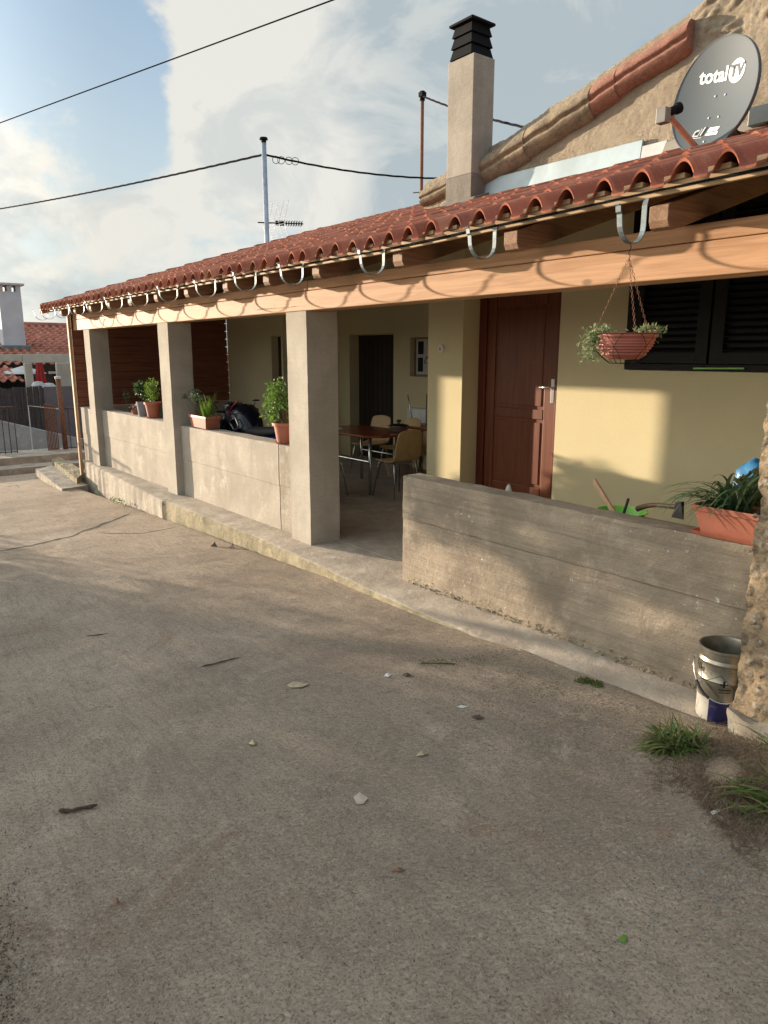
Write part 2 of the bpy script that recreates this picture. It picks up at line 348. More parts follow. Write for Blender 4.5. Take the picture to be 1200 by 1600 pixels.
def m_stucco():
    b = NB('crumbling_tan_render')
    col = b.mix(b.rng(b.noise(2.2, 6, .65, .5), .35, .65, smooth=True), (.48, .40, .30), (.37, .305, .225))
    col = b.mix(b.rng(b.noise(7, 5, .7, .3), .55, .72, 0, .7, smooth=True), col, (.55, .47, .36))
    col = b.mix(b.rng(b.noise(70, 4, .7), .45, .7, 0, .35), col, (.25, .19, .13))
    b.bump(b.noise(48, 6, .85, .3), 1., .03); b.bump(b.noise(14, 6, .7), .5, .03)
    return b.done(col, .95, spec=.15)
M_['stucco'] = m_stucco()
def m_rubble():
    b = NB('rubble_and_mortar')
    d = b.vor(17, 'F1', vec=b.vec(1.)); cc = b.vor(17, out='Color')
    hs = b.N.new('ShaderNodeSeparateColor'); b.L.new(cc, hs.inputs[0])
    stone = b.mix(hs.outputs[0], (.26, .20, .14), (.46, .39, .30))
    col = b.mix(b.rng(d, .30, .48), stone, (.36, .27, .175))
    col = b.mix(b.math('MULTIPLY', b.rng(hs.outputs[1], .86, .88), b.rng(d, .34, .26)), col, (.58, .57, .55))
    col = b.mix(b.rng(b.noise(60, 5, .75), .45, .7, 0, .85), col, (.13, .095, .062))
    b.bump(b.rng(d, .15, .5, 1, 0), .8, .03); b.bump(b.noise(75, 5, .8), 1., .012)
    return b.done(col, .95, spec=.15)
M_['rubble'] = m_rubble()
def m_cornice(name, a, c, d):
    b = NB(name)
    col = b.mix(b.rng(b.noise(6, 6, .7, .6), .38, .62), a, c)
    col = b.mix(b.rng(b.noise(40, 5, .75), .48, .7, 0, .7), col, d)
    b.bump(b.noise(50, 4, .7), .6, .008)
    return b.done(col, .9, spec=.2)
M_['cornice_red'] = m_cornice('faded_red_cornice', (.27, .125, .09), (.20, .095, .07), (.36, .22, .16))
M_['cornice_old'] = m_cornice('lichen_cornice', (.26, .20, .13), (.13, .105, .08), (.34, .27, .18))

# ------------------------------------------------------------------ mesh helpers
def tag(o, label=None, cat=None, group=None, kind=None):
    if label: o['label'] = label
    if cat: o['category'] = cat
    if group: o['group'] = group
    if kind: o['kind'] = kind
    return o
def empty(name, loc, label, cat, group=None):
    o = bpy.data.objects.new(name, None); o.location = loc; o.empty_display_size = .1; C.objects.link(o)
    return tag(o, label, cat, group)
def worldloc(o):
    v = Vector((0, 0, 0))
    while o: v += o.location; o = o.parent
    return v
class MB:
    def __init__(s): s.v = []; s.f = []; s.mi = []; s.cur = 0
    def add(s, vs_, fs_):
        n = len(s.v); s.v += [tuple(x) for x in vs_]
        for f in fs_: s.f.append(tuple(i + n for i in f)); s.mi.append(s.cur)
    def box(s, a, b):
        x0, y0, z0 = (min(a[i], b[i]) for i in range(3)); x1, y1, z1 = (max(a[i], b[i]) for i in range(3))
        s.add([(x0, y0, z0), (x1, y0, z0), (x1, y1, z0), (x0, y1, z0), (x0, y0, z1), (x1, y0, z1), (x1, y1, z1), (x0, y1, z1)],
              [(0, 3, 2, 1), (4, 5, 6, 7), (0, 1, 5, 4), (1, 2, 6, 5), (2, 3, 7, 6), (3, 0, 4, 7)])
    def bar(s, p, q, w_, h, up=(0, 0, 1)):
        p = Vector(p); q = Vector(q); d = (q - p).normalized(); u = Vector(up)
        x = d.cross(u)
        if x.length < 1e-4: x = d.cross(Vector((1, 0, 0)))
        x.normalize(); u = x.cross(d)
        c = [(-.5, -.5), (.5, -.5), (.5, .5), (-.5, .5)]
        s.add([p + x * a * w_ + u * b_ * h for a, b_ in c] + [q + x * a * w_ + u * b_ * h for a, b_ in c],
              [(3, 2, 1, 0), (4, 5, 6, 7), (0, 1, 5, 4), (1, 2, 6, 5), (2, 3, 7, 6), (3, 0, 4, 7)])
    def tube(s, pts, r, n=8, cap=True):
        pts = [Vector(p) for p in pts]; k = len(pts); rs = r if isinstance(r, (list, tuple)) else [r] * k
        vs_ = []; ref = None
        for i, p in enumerate(pts):
            d = (pts[min(i + 1, k - 1)] - pts[max(i - 1, 0)])
            if d.length < 1e-9: d = Vector((0, 0, 1))
            d.normalize()
            if ref is None: ref = d.orthogonal().normalized()
            ref = (ref - d * ref.dot(d))
            if ref.length < 1e-6: ref = d.orthogonal()
            ref.normalize(); bb = d.cross(ref)
            for j in range(n):
                a = 2 * math.pi * j / n; vs_.append(p + (ref * math.cos(a) + bb * math.sin(a)) * rs[i])
        fs_ = [(i * n + j, i * n + (j + 1) % n, (i + 1) * n + (j + 1) % n, (i + 1) * n + j) for i in range(k - 1) for j in range(n)]
        if cap: fs_ += [tuple(range(n - 1, -1, -1)), tuple((k - 1) * n + j for j in range(n))]
        s.add(vs_, fs_)
    def lathe(s, prof, c=(0, 0, 0), n=28, sx=1, sy=1):
        vs_ = []
        for r, z in prof:
            for j in range(n):
                a = 2 * math.pi * j / n; vs_.append((c[0] + r * math.cos(a) * sx, c[1] + r * math.sin(a) * sy, c[2] + z))
        k = len(prof)
        s.add(vs_, [(i * n + j, i * n + (j + 1) % n, (i + 1) * n + (j + 1) % n, (i + 1) * n + j) for i in range(k - 1) for j in range(n)])
    def prism(s, poly, a, b, axis=1):
        """polygon in the two other axes, extruded along axis from a to b"""
        def P(u, v, t):
            return {0: (t, u, v), 1: (u, t, v), 2: (u, v, t)}[axis]
        n = len(poly)
        s.add([P(u, v, a) for u, v in poly] + [P(u, v, b) for u, v in poly],
              [tuple(range(n - 1, -1, -1)), tuple(range(n, 2 * n))] + [(i, (i + 1) % n, n + (i + 1) % n, n + i) for i in range(n)])
    def grid(s, fn, us, vs__):
        n = len(vs__)
        s.add([fn(u, v) for u in us for v in vs__], [(i * n + j, (i + 1) * n + j, (i + 1) * n + j + 1, i * n + j + 1) for i in range(len(us) - 1) for j in range(n - 1)])
    def leaf(s, p, d, ln, wd, nrm=None, bend=.15):
        p = Vector(p); d = Vector(d).normalized(); nn = Vector(nrm) if nrm else Vector((random.gauss(0, 1), random.gauss(0, 1), random.gauss(0, 1)))
        x = d.cross(nn)
        if x.length < 1e-5: x = d.orthogonal()
        x.normalize(); u = x.cross(d)
        s.add([p, p + d * ln * .45 + x * wd / 2 + u * bend * wd, p + d * ln, p + d * ln * .45 - x * wd / 2 + u * bend * wd, p + d * ln * .5 - u * 0],
              [(0, 1, 4), (1, 2, 4), (2, 3, 4), (3, 0, 4)])
    def blade(s, p, d, ln, wd, droop=.6, n=6):
        p = Vector(p); d = Vector(d).normalized(); side = d.cross(Vector((0, 0, 1)))
        if side.length < 1e-3: side = Vector((1, 0, 0))
        side.normalize(); vs_ = []; q = p.copy(); dd = d.copy()
        for i in range(n + 1):
            t = i / n; w_ = wd * (1 - t ** 2.2) * (.55 + .45 * min(1, t * 4)) + .0004
            vs_ += [q - side * w_ / 2, q + side * w_ / 2]
            q = q + dd * ln / n; dd = (dd + Vector((0, 0, -droop * 1.6 / n))).normalized()
        s.add(vs_, [(2 * i, 2 * i + 1, 2 * i + 3, 2 * i + 2) for i in range(n)])
    def build(s, name, mat_, parent=None, smooth=False, bevel=0, solid=0, local=False, loc=None):
        me = bpy.data.meshes.new(name)
        o_ = Vector((0, 0, 0))
        if parent is not None and not local: o_ = worldloc(parent)
        if loc is not None: o_ = Vector(loc)
        me.from_pydata([tuple(Vector(v) - o_) for v in s.v], [], s.f)
        for m in (mat_ if isinstance(mat_, (list, tuple)) else [mat_]): me.materials.append(M_[m] if isinstance(m, str) else m)
        if any(s.mi): me.polygons.foreach_set('material_index', s.mi)
        if smooth: me.shade_smooth() if hasattr(me, 'shade_smooth') else me.polygons.foreach_set('use_smooth', [True] * len(me.polygons))
        me.update()
        o = bpy.data.objects.new(name, me); C.objects.link(o)
        if parent is not None: o.parent = parent
        elif loc is not None: o.location = loc
        if bevel:
            md = o.modifiers.new('bevel', 'BEVEL'); md.width = bevel; md.segments = 2; md.limit_method = 'ANGLE'; md.angle_limit = rad(40)
        if solid:
            md = o.modifiers.new('solidify', 'SOLIDIFY'); md.thickness = solid; md.offset = 0
        return o
def rbox(name, mat_, parent, a, b, res=.06, amp=.006, freq=6., amp2=0.0, bev=.0, mesh_fn=None):
    """box with finely divided, slightly irregular faces"""
    bm = bmesh.new(); a = Vector(a); b = Vector(b); lo = Vector([min(a[i], b[i]) for i in range(3)]); hi = Vector([max(a[i], b[i]) for i in range(3)])
    d = hi - lo; n = [max(1, min(175, int(round(d[i] / res)))) for i in range(3)]
    vd = {}
    def V(i, j, k):
        key = (i, j, k)
        if key not in vd: vd[key] = bm.verts.new((lo.x + d.x * i / n[0], lo.y + d.y * j / n[1], lo.z + d.z * k / n[2]))
        return vd[key]
    for i in range(n[0]):
        for j in range(n[1]):
            bm.faces.new((V(i, j, 0), V(i, j + 1, 0), V(i + 1, j + 1, 0), V(i + 1, j, 0)))
            bm.faces.new((V(i, j, n[2]), V(i + 1, j, n[2]), V(i + 1, j + 1, n[2]), V(i, j + 1, n[2])))
    for i in range(n[0]):
        for k in range(n[2]):
            bm.faces.new((V(i, 0, k), V(i + 1, 0, k), V(i + 1, 0, k + 1), V(i, 0, k + 1)))
            bm.faces.new((V(i, n[1], k), V(i, n[1], k + 1), V(i + 1, n[1], k + 1), V(i + 1, n[1], k)))
    for j in range(n[1]):
        for k in range(n[2]):
            bm.faces.new((V(0, j, k), V(0, j, k + 1), V(0, j + 1, k + 1), V(0, j + 1, k)))
            bm.faces.new((V(n[0], j, k), V(n[0], j + 1, k), V(n[0], j + 1, k + 1), V(n[0], j, k + 1)))
    o_ = worldloc(parent) if parent is not None else Vector((0, 0, 0))
    for v in bm.verts:
        p = v.co.copy()
        if mesh_fn: p = Vector(mesh_fn(p, lo, hi))
        q = p + noise.noise_vector(p * freq) * amp
        if amp2: q += noise.noise_vector(p * freq * 4.3) * amp2
        v.co = q - o_
    me = bpy.data.meshes.new(name); bm.to_mesh(me); bm.free(); me.materials.append(M_[mat_])
    if amp: me.polygons.foreach_set('use_smooth', [True] * len(me.polygons))
    o = bpy.data.objects.new(name, me); C.objects.link(o)
    if amp:
        md = o.modifiers.new('edge', 'EDGE_SPLIT'); md.split_angle = rad(50)
    if parent is not None: o.parent = parent
    return o
def copy_tree(o, parent=None):
    c = o.copy(); C.objects.link(c); c.parent = parent
    for ch in [x for x in bpy.data.objects if x.parent == o]: copy_tree(ch, c)
    return c

# ------------------------------------------------------------------ ground
KN = [(-300, -6), (-60, -1.9), (-16, -.85), (-10, -.55), (-6, -.345), (-2.9, -.215), (-.8, -.135), (.3, -.095), (1.5, -.035), (2.6, -.004), (4, .01), (7, .03), (20, .1), (300, 1)]
def gz(x, y=0):
    for (x0, z0), (x1, z1) in zip(KN, KN[1:]):
        if x <= x1:
            t = (x - x0) / (x1 - x0); return z0 + (z1 - z0) * t
    return KN[-1][1]
def gfull(x, y):
    z = gz(x)
    if -9 < x < 7.5 and y > -.30:
        t = min(1, (y + .30) / .12); z -= .22 * t * t
    p = Vector((x, y, 0))
    if -14 < x < 10 and -9 < y < 3:
        z += noise.noise(p * .8) * .012 + noise.noise(p * 3.) * .005 + noise.noise(p * 11) * .0022 + noise.noise(p * 26) * .0014
    # earth mound at the foot of the rubble pillar
    dx, dy = x - 4.62, y + .62
    z += .10 * math.exp(-(dx * dx / .16 + dy * dy / .10))
    return z
def steps_(a, b, s0): 
    out = []; x = a
    while x < b: out.append(x); x += s0
    return out
xs = [-300, -160, -90, -55, -35, -25, -20, -17] + steps_(-15, -9, .25) + steps_(-9, -1, .07) + steps_(-1, 6.3, .032) + [6.4, 6.7, 7.2, 8, 10, 14, 25, 50, 100, 300]
ys = [-300, -150, -80, -40, -20, -12, -9, -7, -6] + steps_(-5, .2, .034) + steps_(.3, 3, .3) + [4, 6, 10, 16, 30, 60, 120, 300]
g = MB(); g.grid(lambda x, y: (x, y, gfull(x, y)), xs, ys)
gr = g.build('ground', 'ground', smooth=True); tag(gr, kind='structure')

# walkway slab and kerb along the porch
KE = [(-6.95, -.03), (-5, -.16), (-2.9, -.29), (-2.86, -.27), (-.63, -.25), (.5, -.30), (1.23, -.35), (1.8, -.375), (2.5, -.38), (2.9, -.36), (3.3, -.36), (3.7, -.38), (4.1, -.42), (5.2, -.45), (6.5, -.45)]
def ke(x):
    for (x0, y0), (x1, y1) in zip(KE, KE[1:]):
        if x <= x1: return y0 + (y1 - y0) * (x - x0) / (x1 - x0)
    return KE[-1][1]
def slab_fn(x0, x1, zt):
    bmv = MB(); us = steps_(x0, x1, .05) + [x1]
    offs = [(-1, -.6), (-1, -.02), (-.5, zt), (.0, zt), (.15, zt), (.3, zt)]
    def f(x, k):
        e = ke(x) + noise.noise(Vector((x * 5, 0, 0))) * .010 + noise.noise(Vector((x * 17, 3, 0))) * .006
        prof = [(e - .004, -.7), (e, -.03), (e + .012, zt - .008), (e + .03, zt), (0.2, zt), (2.2, zt), (4.2, zt)]
        y, z = prof[k]
        z2 = z + (noise.noise(Vector((x * 4, y * 4, 1))) * .003 if k > 1 else 0)
        return (x, y + (noise.noise(Vector((x * 14, z * 14, 5))) * .006 if k < 3 else 0), z2)
    bmv.grid(f, us, range(7)); return bmv
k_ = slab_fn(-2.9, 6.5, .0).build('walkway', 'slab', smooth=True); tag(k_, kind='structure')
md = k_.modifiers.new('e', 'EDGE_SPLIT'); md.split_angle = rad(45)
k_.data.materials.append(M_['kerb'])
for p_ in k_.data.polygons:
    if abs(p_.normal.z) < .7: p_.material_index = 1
k2 = slab_fn(-6.95, -2.9, .0).build('plinth', 'plinth', smooth=True); tag(k2, kind='structure')
md = k2.modifiers.new('e', 'EDGE_SPLIT'); md.split_angle = rad(45)
pv = MB(); pv.box((-7.1, .3, -.02), (6.6, 7.4, .004)); tag(pv.build('porch_floor', 'slab'), kind='structure')
# walkway spill wedge where the kerb dies into the drive
for s_ in ((-10.25, -9.72, -.42), (-11.4, -10.25, -.28)):
    o = rbox('step', 'plinth', None, (s_[0], -2.2, -.9), (s_[1], 1.0, s_[2]), .12, .012, 3); tag(o, kind='structure')
# crack lines in the drive
def crack(pts, wd):
    c_ = MB(); P = [at(x, y, 2, gz(at(x, y, 2, -.2).x)) for x, y in pts]
    out = []
    for a, b in zip(P, P[1:]):
        for i in range(8):
            p = a.lerp(b, i / 8); out.append(p + Vector((noise.noise(p * 7) * .03, noise.noise(p * 7 + Vector((5, 5, 5))) * .04, 0)))
    out.append(P[-1])
    vs_ = []
    for i, p in enumerate(out):
        d = (out[min(i + 1, len(out) - 1)] - out[max(i - 1, 0)]).normalized(); n_ = Vector((-d.y, d.x, 0)); w2 = wd * (.5 + abs(noise.noise(p * 9)) * 1.6) * min(1, i / 3 + .1, (len(out) - 1 - i) / 3 + .1)
        for s2 in (-1, 1):
            q = p + n_ * w2 * s2; vs_.append((q.x, q.y, gfull(q.x, q.y) + .003))
    c_.add(vs_, [(2 * i, 2 * i + 1, 2 * i + 3, 2 * i + 2) for i in range(len(out) - 1)])
    tag(c_.build('ground_crack', m_plain('crack_dark', (.035, .028, .022), .95, 0, .3, 20)), kind='structure')
crack([(0, 860), (50, 851), (110, 838), (170, 815), (205, 800)], .020)
crack([(150, 833), (215, 835), (285, 822)], .010)
crack([(0, 757), (25, 752), (30, 758)], .006)

# kerb blocks at the far corner of the porch
o = rbox('kerb_slab', 'plinth', None, (0, 0, 0), (1, 1, 1), .1, .0, 1); bpy.data.objects.remove(o)
def quadblock(name, pix, ztop, zbot, label, mt='plinth'):
    m = MB(); P = [at(x, y, 2, ztop) for x, y in pix]; n = len(P)
    m.add([p for p in P] + [Vector((p.x, p.y, zbot)) for p in P], [tuple(range(n)), tuple(range(2 * n - 1, n - 1, -1))] + [(i, n + i, n + (i + 1) % n, (i + 1) % n) for i in range(n)])
    c = sum(P, Vector()) / n; c.z = zbot
    o = m.build(name, mt, loc=c)
    b2 = bmesh.new(); b2.from_mesh(o.data)
    for _ in range(4): bmesh.ops.subdivide_edges(b2, edges=[e for e in b2.edges if e.calc_length() > .06], cuts=1, use_grid_fill=True)
    bmesh.ops.triangulate(b2, faces=b2.faces)
    for v in b2.verts: v.co += noise.noise_vector(v.co * 5) * .012 + noise.noise_vector(v.co * 17) * .005
    b2.to_mesh(o.data); b2.free(); tag(o, label, 'kerb block'); return o
quadblock('kerb_slab', [(56, 733), (82, 727), (138, 758), (97, 764)], -.33, -.7, 'long low concrete kerb slab lying at the far foot of the porch')
quadblock('kerb_block', [(81, 718), (92, 713), (134, 737), (119, 748)], -.24, -.7, 'raised rough kerb block behind the low slab, beside the porch end', 'kerb')

# ------------------------------------------------------------------ porch
Z0 = .0; BB = 2.10
porch = empty('porch', (-3, 0, 0), 'long open porch with concrete posts, low walls, timber beam and red tiled roof', 'porch')
for x0, x1, yd_ in ((-6.49, -6.21, .28), (-3.43, -3.12, .295), (-.345, -.005, .325)):
    rbox('post', 'post', porch, (x0, 0, -.02), (x1, yd_, BB - .002), .035, .003, 3, .0016)
# low walls: two cast lifts with a joint between
def lowwall(x0, x1, y0, y1, h, joint, mt, seams=(), amp=.004, amp2=.0):
    wl = rbox('low_wall', mt, porch, (x0, y0 + .004, -.02), (x1, y1, joint), .05, amp, 4, amp2)
    rbox('low_wall_upper_lift', mt, wl, (x0, y0, joint + .004), (x1, y1 + .002, h), .05, amp, 4, amp2)
    return wl
lowwall(-7.10, -6.492, .03, .29, .87, .44, 'lowwall')
lowwall(-6.208, -3.432, .09, .29, .875, .47, 'lowwall')
lowwall(-3.118, -.72, .09, .29, .865, .45, 'lowwall')
lowwall(-.712, -.347, .093, .29, .862, .455, 'plinth')
def rough_low(p, lo, hi):
    return p
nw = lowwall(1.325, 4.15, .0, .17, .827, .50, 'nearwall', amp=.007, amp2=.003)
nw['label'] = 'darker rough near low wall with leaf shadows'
# broken crumbly footing strip below the near wall
m = MB()
for i in range(420):
    x = random.uniform(1.4, 3.9); y = random.gauss(-.006, .010); z = abs(random.gauss(0, .022)) + .002; s_ = random.uniform(.004, .013)
    vs_ = [Vector((x, y, z)) + Vector((random.uniform(-1, 1), random.uniform(-1, 1), random.uniform(-1, 1))) * s_ for _ in range(4)]
    m.add(vs_, [(0, 1, 2), (0, 2, 3), (0, 3, 1), (1, 3, 2)])
o = m.build('crumbled_mortar', 'kerb', porch); o['kind'] = 'stuff'

# beam: two stacked timbers
bm_ = MB(); bm_.box((-7.02, 0, BB), (6.9, .20, 2.262)); beam = bm_.build('beam', 'beam', porch, bevel=.008)
bm_ = MB(); bm_.box((-7.02, .002, 2.265), (.02, .20, 2.348)); bm_.box((.024, .004, 2.265), (6.9, .20, 2.346)); bm_.build('beam_upper_timber', 'beam', beam, bevel=.006)
# shrinkage cracks as thin recessed-looking slivers
# end wall of stained boards
SL = .315
def zr(y): return 2.40 + SL * (y + .30) - .07 * max(0, y - 4.8)      # underside of the sheathing
ew = MB(); z = .90; k = 0
while z < 2.95:
    y1 = 2.62 if z + .138 < zr(2.62) - .1 else 2.62
    y0 = -.02
    zt = z + .130
    while zr(y0) - .02 < zt and y0 < 2.5: y0 += .1
    if y0 < 2.5: ew.box((-7.075, y0, z), (-7.05 + (k % 2) * .001, 2.695, zt))
    z += .138; k += 1
cl = ew.build('end_cladding', 'clad', porch, bevel=.002)
m = MB(); m.prism([(-.02, .885), (2.675, .885), (2.675, zr(2.675) - .02), (-.02, zr(-.02) - .02)], -7.10, -7.078, 0); m.build('cladding_backing', 'clad', cl)
m = MB(); m.box((-7.10, -.075, -.62), (-7.03, -.03, 2.46)); m.build('end_board', 'endpost', porch, bevel=.004)
lw = rbox('end_low_wall', 'lowwall', porch, (-7.06, .30, -.02), (-6.96, 2.695, .88), .1, .003, 3)

# rafters with rounded tails
hook_px = [(1010, 315), (780, 365), (606, 394), (480, 423)]
hook_x = [3.47, 2.53, 1.52, .50, -.26, -1.05, -1.95, -2.80, -3.65, -4.42, -5.2, -5.95, -6.7, -7.12]
raf = [3.51, 2.60, 1.60, .60, -.18, -.96, -1.86, -2.70, -3.55, -4.34, -5.12, -5.86, -6.6, 4.5, 5.4, 6.3]
for x in raf:
    m = MB(); y1 = 2.10 if x > -.8 else 7.3
    m.prism([(-.285, zr(-.285) - .004), (-.285, zr(-.285) - .07), (-.27, zr(-.285) - .10), (-.235, zr(-.235) - .125), (-.15, zr(-.15) - .13), (y1, zr(y1) - .13), (y1, zr(y1) - .004)] if y1 < 5 else [(-.285, zr(-.285) - .004), (-.285, zr(-.285) - .07), (-.27, zr(-.285) - .10), (-.235, zr(-.235) - .125), (-.15, zr(-.15) - .13), (4.8, zr(4.8) - .13), (y1, zr(y1) - .13), (y1, zr(y1) - .004), (4.8, zr(4.8) - .004)], x - .05, x + .05, 0)
    m.build('rafter', 'rafter', porch, bevel=.004)
# sheathing and edge battens
m = MB()
m.prism([(-.30, zr(-.30)), (2.1, zr(2.1)), (2.1, zr(2.1) + .02), (-.30, zr(-.30) + .02)], -7.18, 6.9, 0)
m.prism([(2.1, zr(2.1)), (4.8, zr(4.8)), (7.5, zr(7.5)), (7.5, zr(7.5) + .02), (4.8, zr(4.8) + .02), (2.1, zr(2.1) + .02)], -7.18, -.85, 0)
m.build('sheathing_boards', 'sheath', porch)
m = MB(); m.prism([(-.325, 2.39), (-.303, 2.39), (-.303, 2.415), (-.325, 2.415)], -7.18, 6.9, 0); m.build('eave_batten', 'batten', porch, bevel=.003)
m = MB(); m.prism([(-.335, 2.416), (-.301, 2.422), (-.301, 2.444), (-.335, 2.438)], -7.2, 6.9, 0)
x = -7.1
while x < 6.9:
    m.box((x, -.345, 2.44), (x + .10, -.29, 2.462)); x += .205
m.build('eave_counter_batten', 'batten', porch, bevel=.002)
m = MB(); pts = [(x_, -.331 - abs(noise.noise(Vector((x_, 0, 0)))) * .004, 2.410 + noise.noise(Vector((x_ * 1.3, 2, 0))) * .010) for x_ in [(-7.1 + i * .2) for i in range(70)]]
m.tube(pts, .0045, 6); m.build('eave_cable', 'cable', porch)

# tiles
P_ = .205; NC = 23; CO = .35; YE = -.385
def wave(u):
    u = u % 1.0
    if u < .54: return .072 * math.sin(math.pi * u / .54) ** .72
    v = (u - .54) / .46
    return -.012 * min(1, v * 5, (1 - v) * 5)
def build_tiles(x0, x1, c0, c1, name, xl=None):
    m = MB(); nx = int(round((x1 - x0) / P_)) ; K = 15
    for c in range(c0, c1):
        jit = [(random.uniform(-.016, .016), random.uniform(-.004, .007)) for _ in range(nx + 1)]
        us = [i / K for i in range(nx * K + 1)]
        def f(u, r):
            i = min(nx - 1, int(u)); jy, jz = jit[i]; x = x0 + u * P_
            w_ = wave(u)
            ya = YE + c * CO + jy - (.026 if w_ < .0 else .0)
            if r == 0: y, dz = ya, .006
            elif r == 1: y, dz = ya - .002, .017
            elif r == 2: y, dz = ya + .05, .015
            else: y, dz = YE + (c + 1) * CO + .05, .004
            base = 2.430 + SL * (y + .35) - .07 * max(0, y - 4.8)
            return (x, y, base + w_ * (1 if r else .96) + dz + jz)
        m.grid(f, us, range(4))
    return m
t1 = build_tiles(-7.25, -7.25 + P_ * 31, 0, NC, 'a')   # to X=-.895
tiles = t1.build('roof_tiles', 'tile', porch, smooth=True)
xB = -7.25 + P_ * 31
t2 = build_tiles(xB, xB + P_ * 38, 0, 7, 'b'); t2.build('roof_tiles_near', 'tile', tiles, smooth=True)
for o in (tiles, [x for x in bpy.data.objects if x.name == 'roof_tiles_near'][0]):
    md = o.modifiers.new('e', 'EDGE_SPLIT'); md.split_angle = rad(55)
# verge: stepped half-round end tiles
m = MB()
for c in range(NC):
    ya, yb = YE + c * CO - .02, YE + (c + 1) * CO + .04
    for (u0, z0, u1, z1) in [(-.0, .095, -.028, .07), (-.028, .07, -.036, -.06)]:
        za = zr(ya) + .046; zb = zr(yb) + .016
        m.add([(-7.25 + u0, ya, za + z0), (-7.25 + u1, ya, za + z1), (-7.25 + u1, yb, zb + z1), (-7.25 + u0, yb, zb + z0),
               (-7.25 + .07, ya, za + .095), (-7.25 + .07, yb, zb + .095)], [(0, 1, 2, 3)] + ([(4, 0, 3, 5)] if u0 == 0 else []))
m.build('verge_tiles', 'tile', tiles, smooth=False, solid=.012)
m = MB(); yy = YE + NC * CO
for i in range(16): 
    xa = -7.3 + i * .41; m.tube([(xa, yy, zr(yy) + .03), (xa + .44, yy, zr(yy) + .05)], [.10, .115], 12)
m.build('ridge_tiles', 'tile', tiles, smooth=True)

# gutter brackets: flat steel strip bent to a U, curled front lip
def hook(x, dz=0.):
    m = MB(); yb, yf = -.338, -.530; r_ = (yb - yf) / 2; yc = (yb + yf) / 2; zc = 2.335 + dz + random.uniform(-.006, .006)
    tw = random.uniform(-.03, .03); path = [(yb + .01, 2.43), (yb, 2.40)]
    for i in range(13):
        a = math.pi * i / 12; path.append((yc + r_ * math.cos(a), zc - .085 * math.sin(a)))
    path += [(yf - .004, zc + .030), (yf - .014, zc + .038), (yf - .018, zc + .064), (yf - .026, zc + .070), (yf - .032, zc + .064)]
    hw, th = .0135, .0022; vs_ = []
    for i, (y, z) in enumerate(path):
        p0 = path[max(i - 1, 0)]; p1 = path[min(i + 1, len(path) - 1)]
        dy, dz = p1[0] - p0[0], p1[1] - p0[1]; l = math.hypot(dy, dz); ny, nz = -dz / l, dy / l
        xx = x + tw * (yb - y)
        vs_ += [(xx - hw, y + ny * th, z + nz * th), (xx + hw, y + ny * th, z + nz * th), (xx + hw, y - ny * th, z - nz * th), (xx - hw, y - ny * th, z - nz * th)]
    n = len(path)
    m.add(vs_, [(4 * i + j, 4 * i + (j + 1) % 4, 4 * i + 4 + (j + 1) % 4, 4 * i + 4 + j) for i in range(n - 1) for j in range(4)] + [(3, 2, 1, 0), tuple(4 * (n - 1) + j for j in range(4))])
    return m
for x in hook_x + [4.4, 5.3]:
    hook(x, -.03 if x == hook_x[0] else 0.).build('gutter_bracket', 'zinc', porch, bevel=.0008)

# the near end of the eave climbs very slightly
for o in list(bpy.data.objects):
    if o.name.split('.')[0] in ('roof_tiles_near', 'eave_batten', 'eave_counter_batten', 'eave_cable', 'sheathing_boards'):
        W_ = worldloc(o); b2 = bmesh.new(); b2.from_mesh(o.data)
        bmesh.ops.bisect_plane(b2, geom=b2.verts[:] + b2.edges[:] + b2.faces[:], plane_co=(1.5 - W_.x, 0, 0), plane_no=(1, 0, 0))
        for v in b2.verts:
            k = v.co.x + W_.x - 1.5
            if k > 0: v.co.z += .021 * k
        b2.to_mesh(o.data); b2.free()

# ------------------------------------------------------------------ yellow house
house = empty('yellow_house', (0, 2.1, 0), 'yellow plastered house walls behind the porch with wooden door and dark shuttered window', 'house')
XP0, XP1, YP, YD = -.56, -.02, 1.90, 2.10
wl = MB()
# pier (projecting front), wall around door and window, deeper back walls
wl.prism([(XP0, YP), (XP1, YP), (XP1, YD + .3), (XP0, 3.8)], 0, 3.0, 2)
wl.prism([(XP1 + .001, YD + .16), (1.06, YD + .16), (1.06, YD + .4), (XP1 + .001, YD + .4)], 0, 3.25, 2)
wl.box((XP1 + .001, YD + .001, 2.42), (1.059, YD + .159, 3.3))
wl.box((1.06, YD - .0, 0), (1.80, YD + .3, 3.3)); wl.box((1.80, YD, 0), (3.34, YD + .3, 1.60)); wl.box((1.80, YD, 2.95), (3.34, YD + .3, 3.3))
wl.box((3.34, YD, 0), (6.8, YD + .3, 3.3))
wl.box((1.80, YD + .25, 1.6), (3.34, YD + .3, 2.95))
wall = wl.build('wall', 'yellow', house)
wb = MB()
wb.box((-4.50, 3.8, 0), (-3.53, 4.1, 0)) if False else None
wb.box((-5.04, 3.8, 0), (-4.72, 4.1, 3.6)); wb.box((-4.72, 3.8, 2.05), (-3.53, 4.1, 3.6)); wb.box((-3.53, 3.8, 0), (-3.13, 4.1, 3.6))
wb.box((-3.13, 3.8, 0), (-2.60, 4.1, 1.40)); wb.box((-3.13, 3.8, 1.98), (-2.60, 4.1, 3.6)); wb.box((-2.60, 3.8, 0), (-.56, 4.1, 3.6)); wb.box((-3.13, 3.95, 1.4), (-2.60, 4.1, 1.98))
wb.build('back_wall', 'yellow', house)
wc = MB()
wc.box((-7.05, 2.70, 0), (-5.42, 2.95, 3.3)); wc.box((-5.42, 2.70, 2.02), (-5.10, 2.95, 3.3)); wc.box((-5.10, 2.70, 0), (-5.04, 4.1, 3.3))
wc.build('side_wall', 'yellow', house)
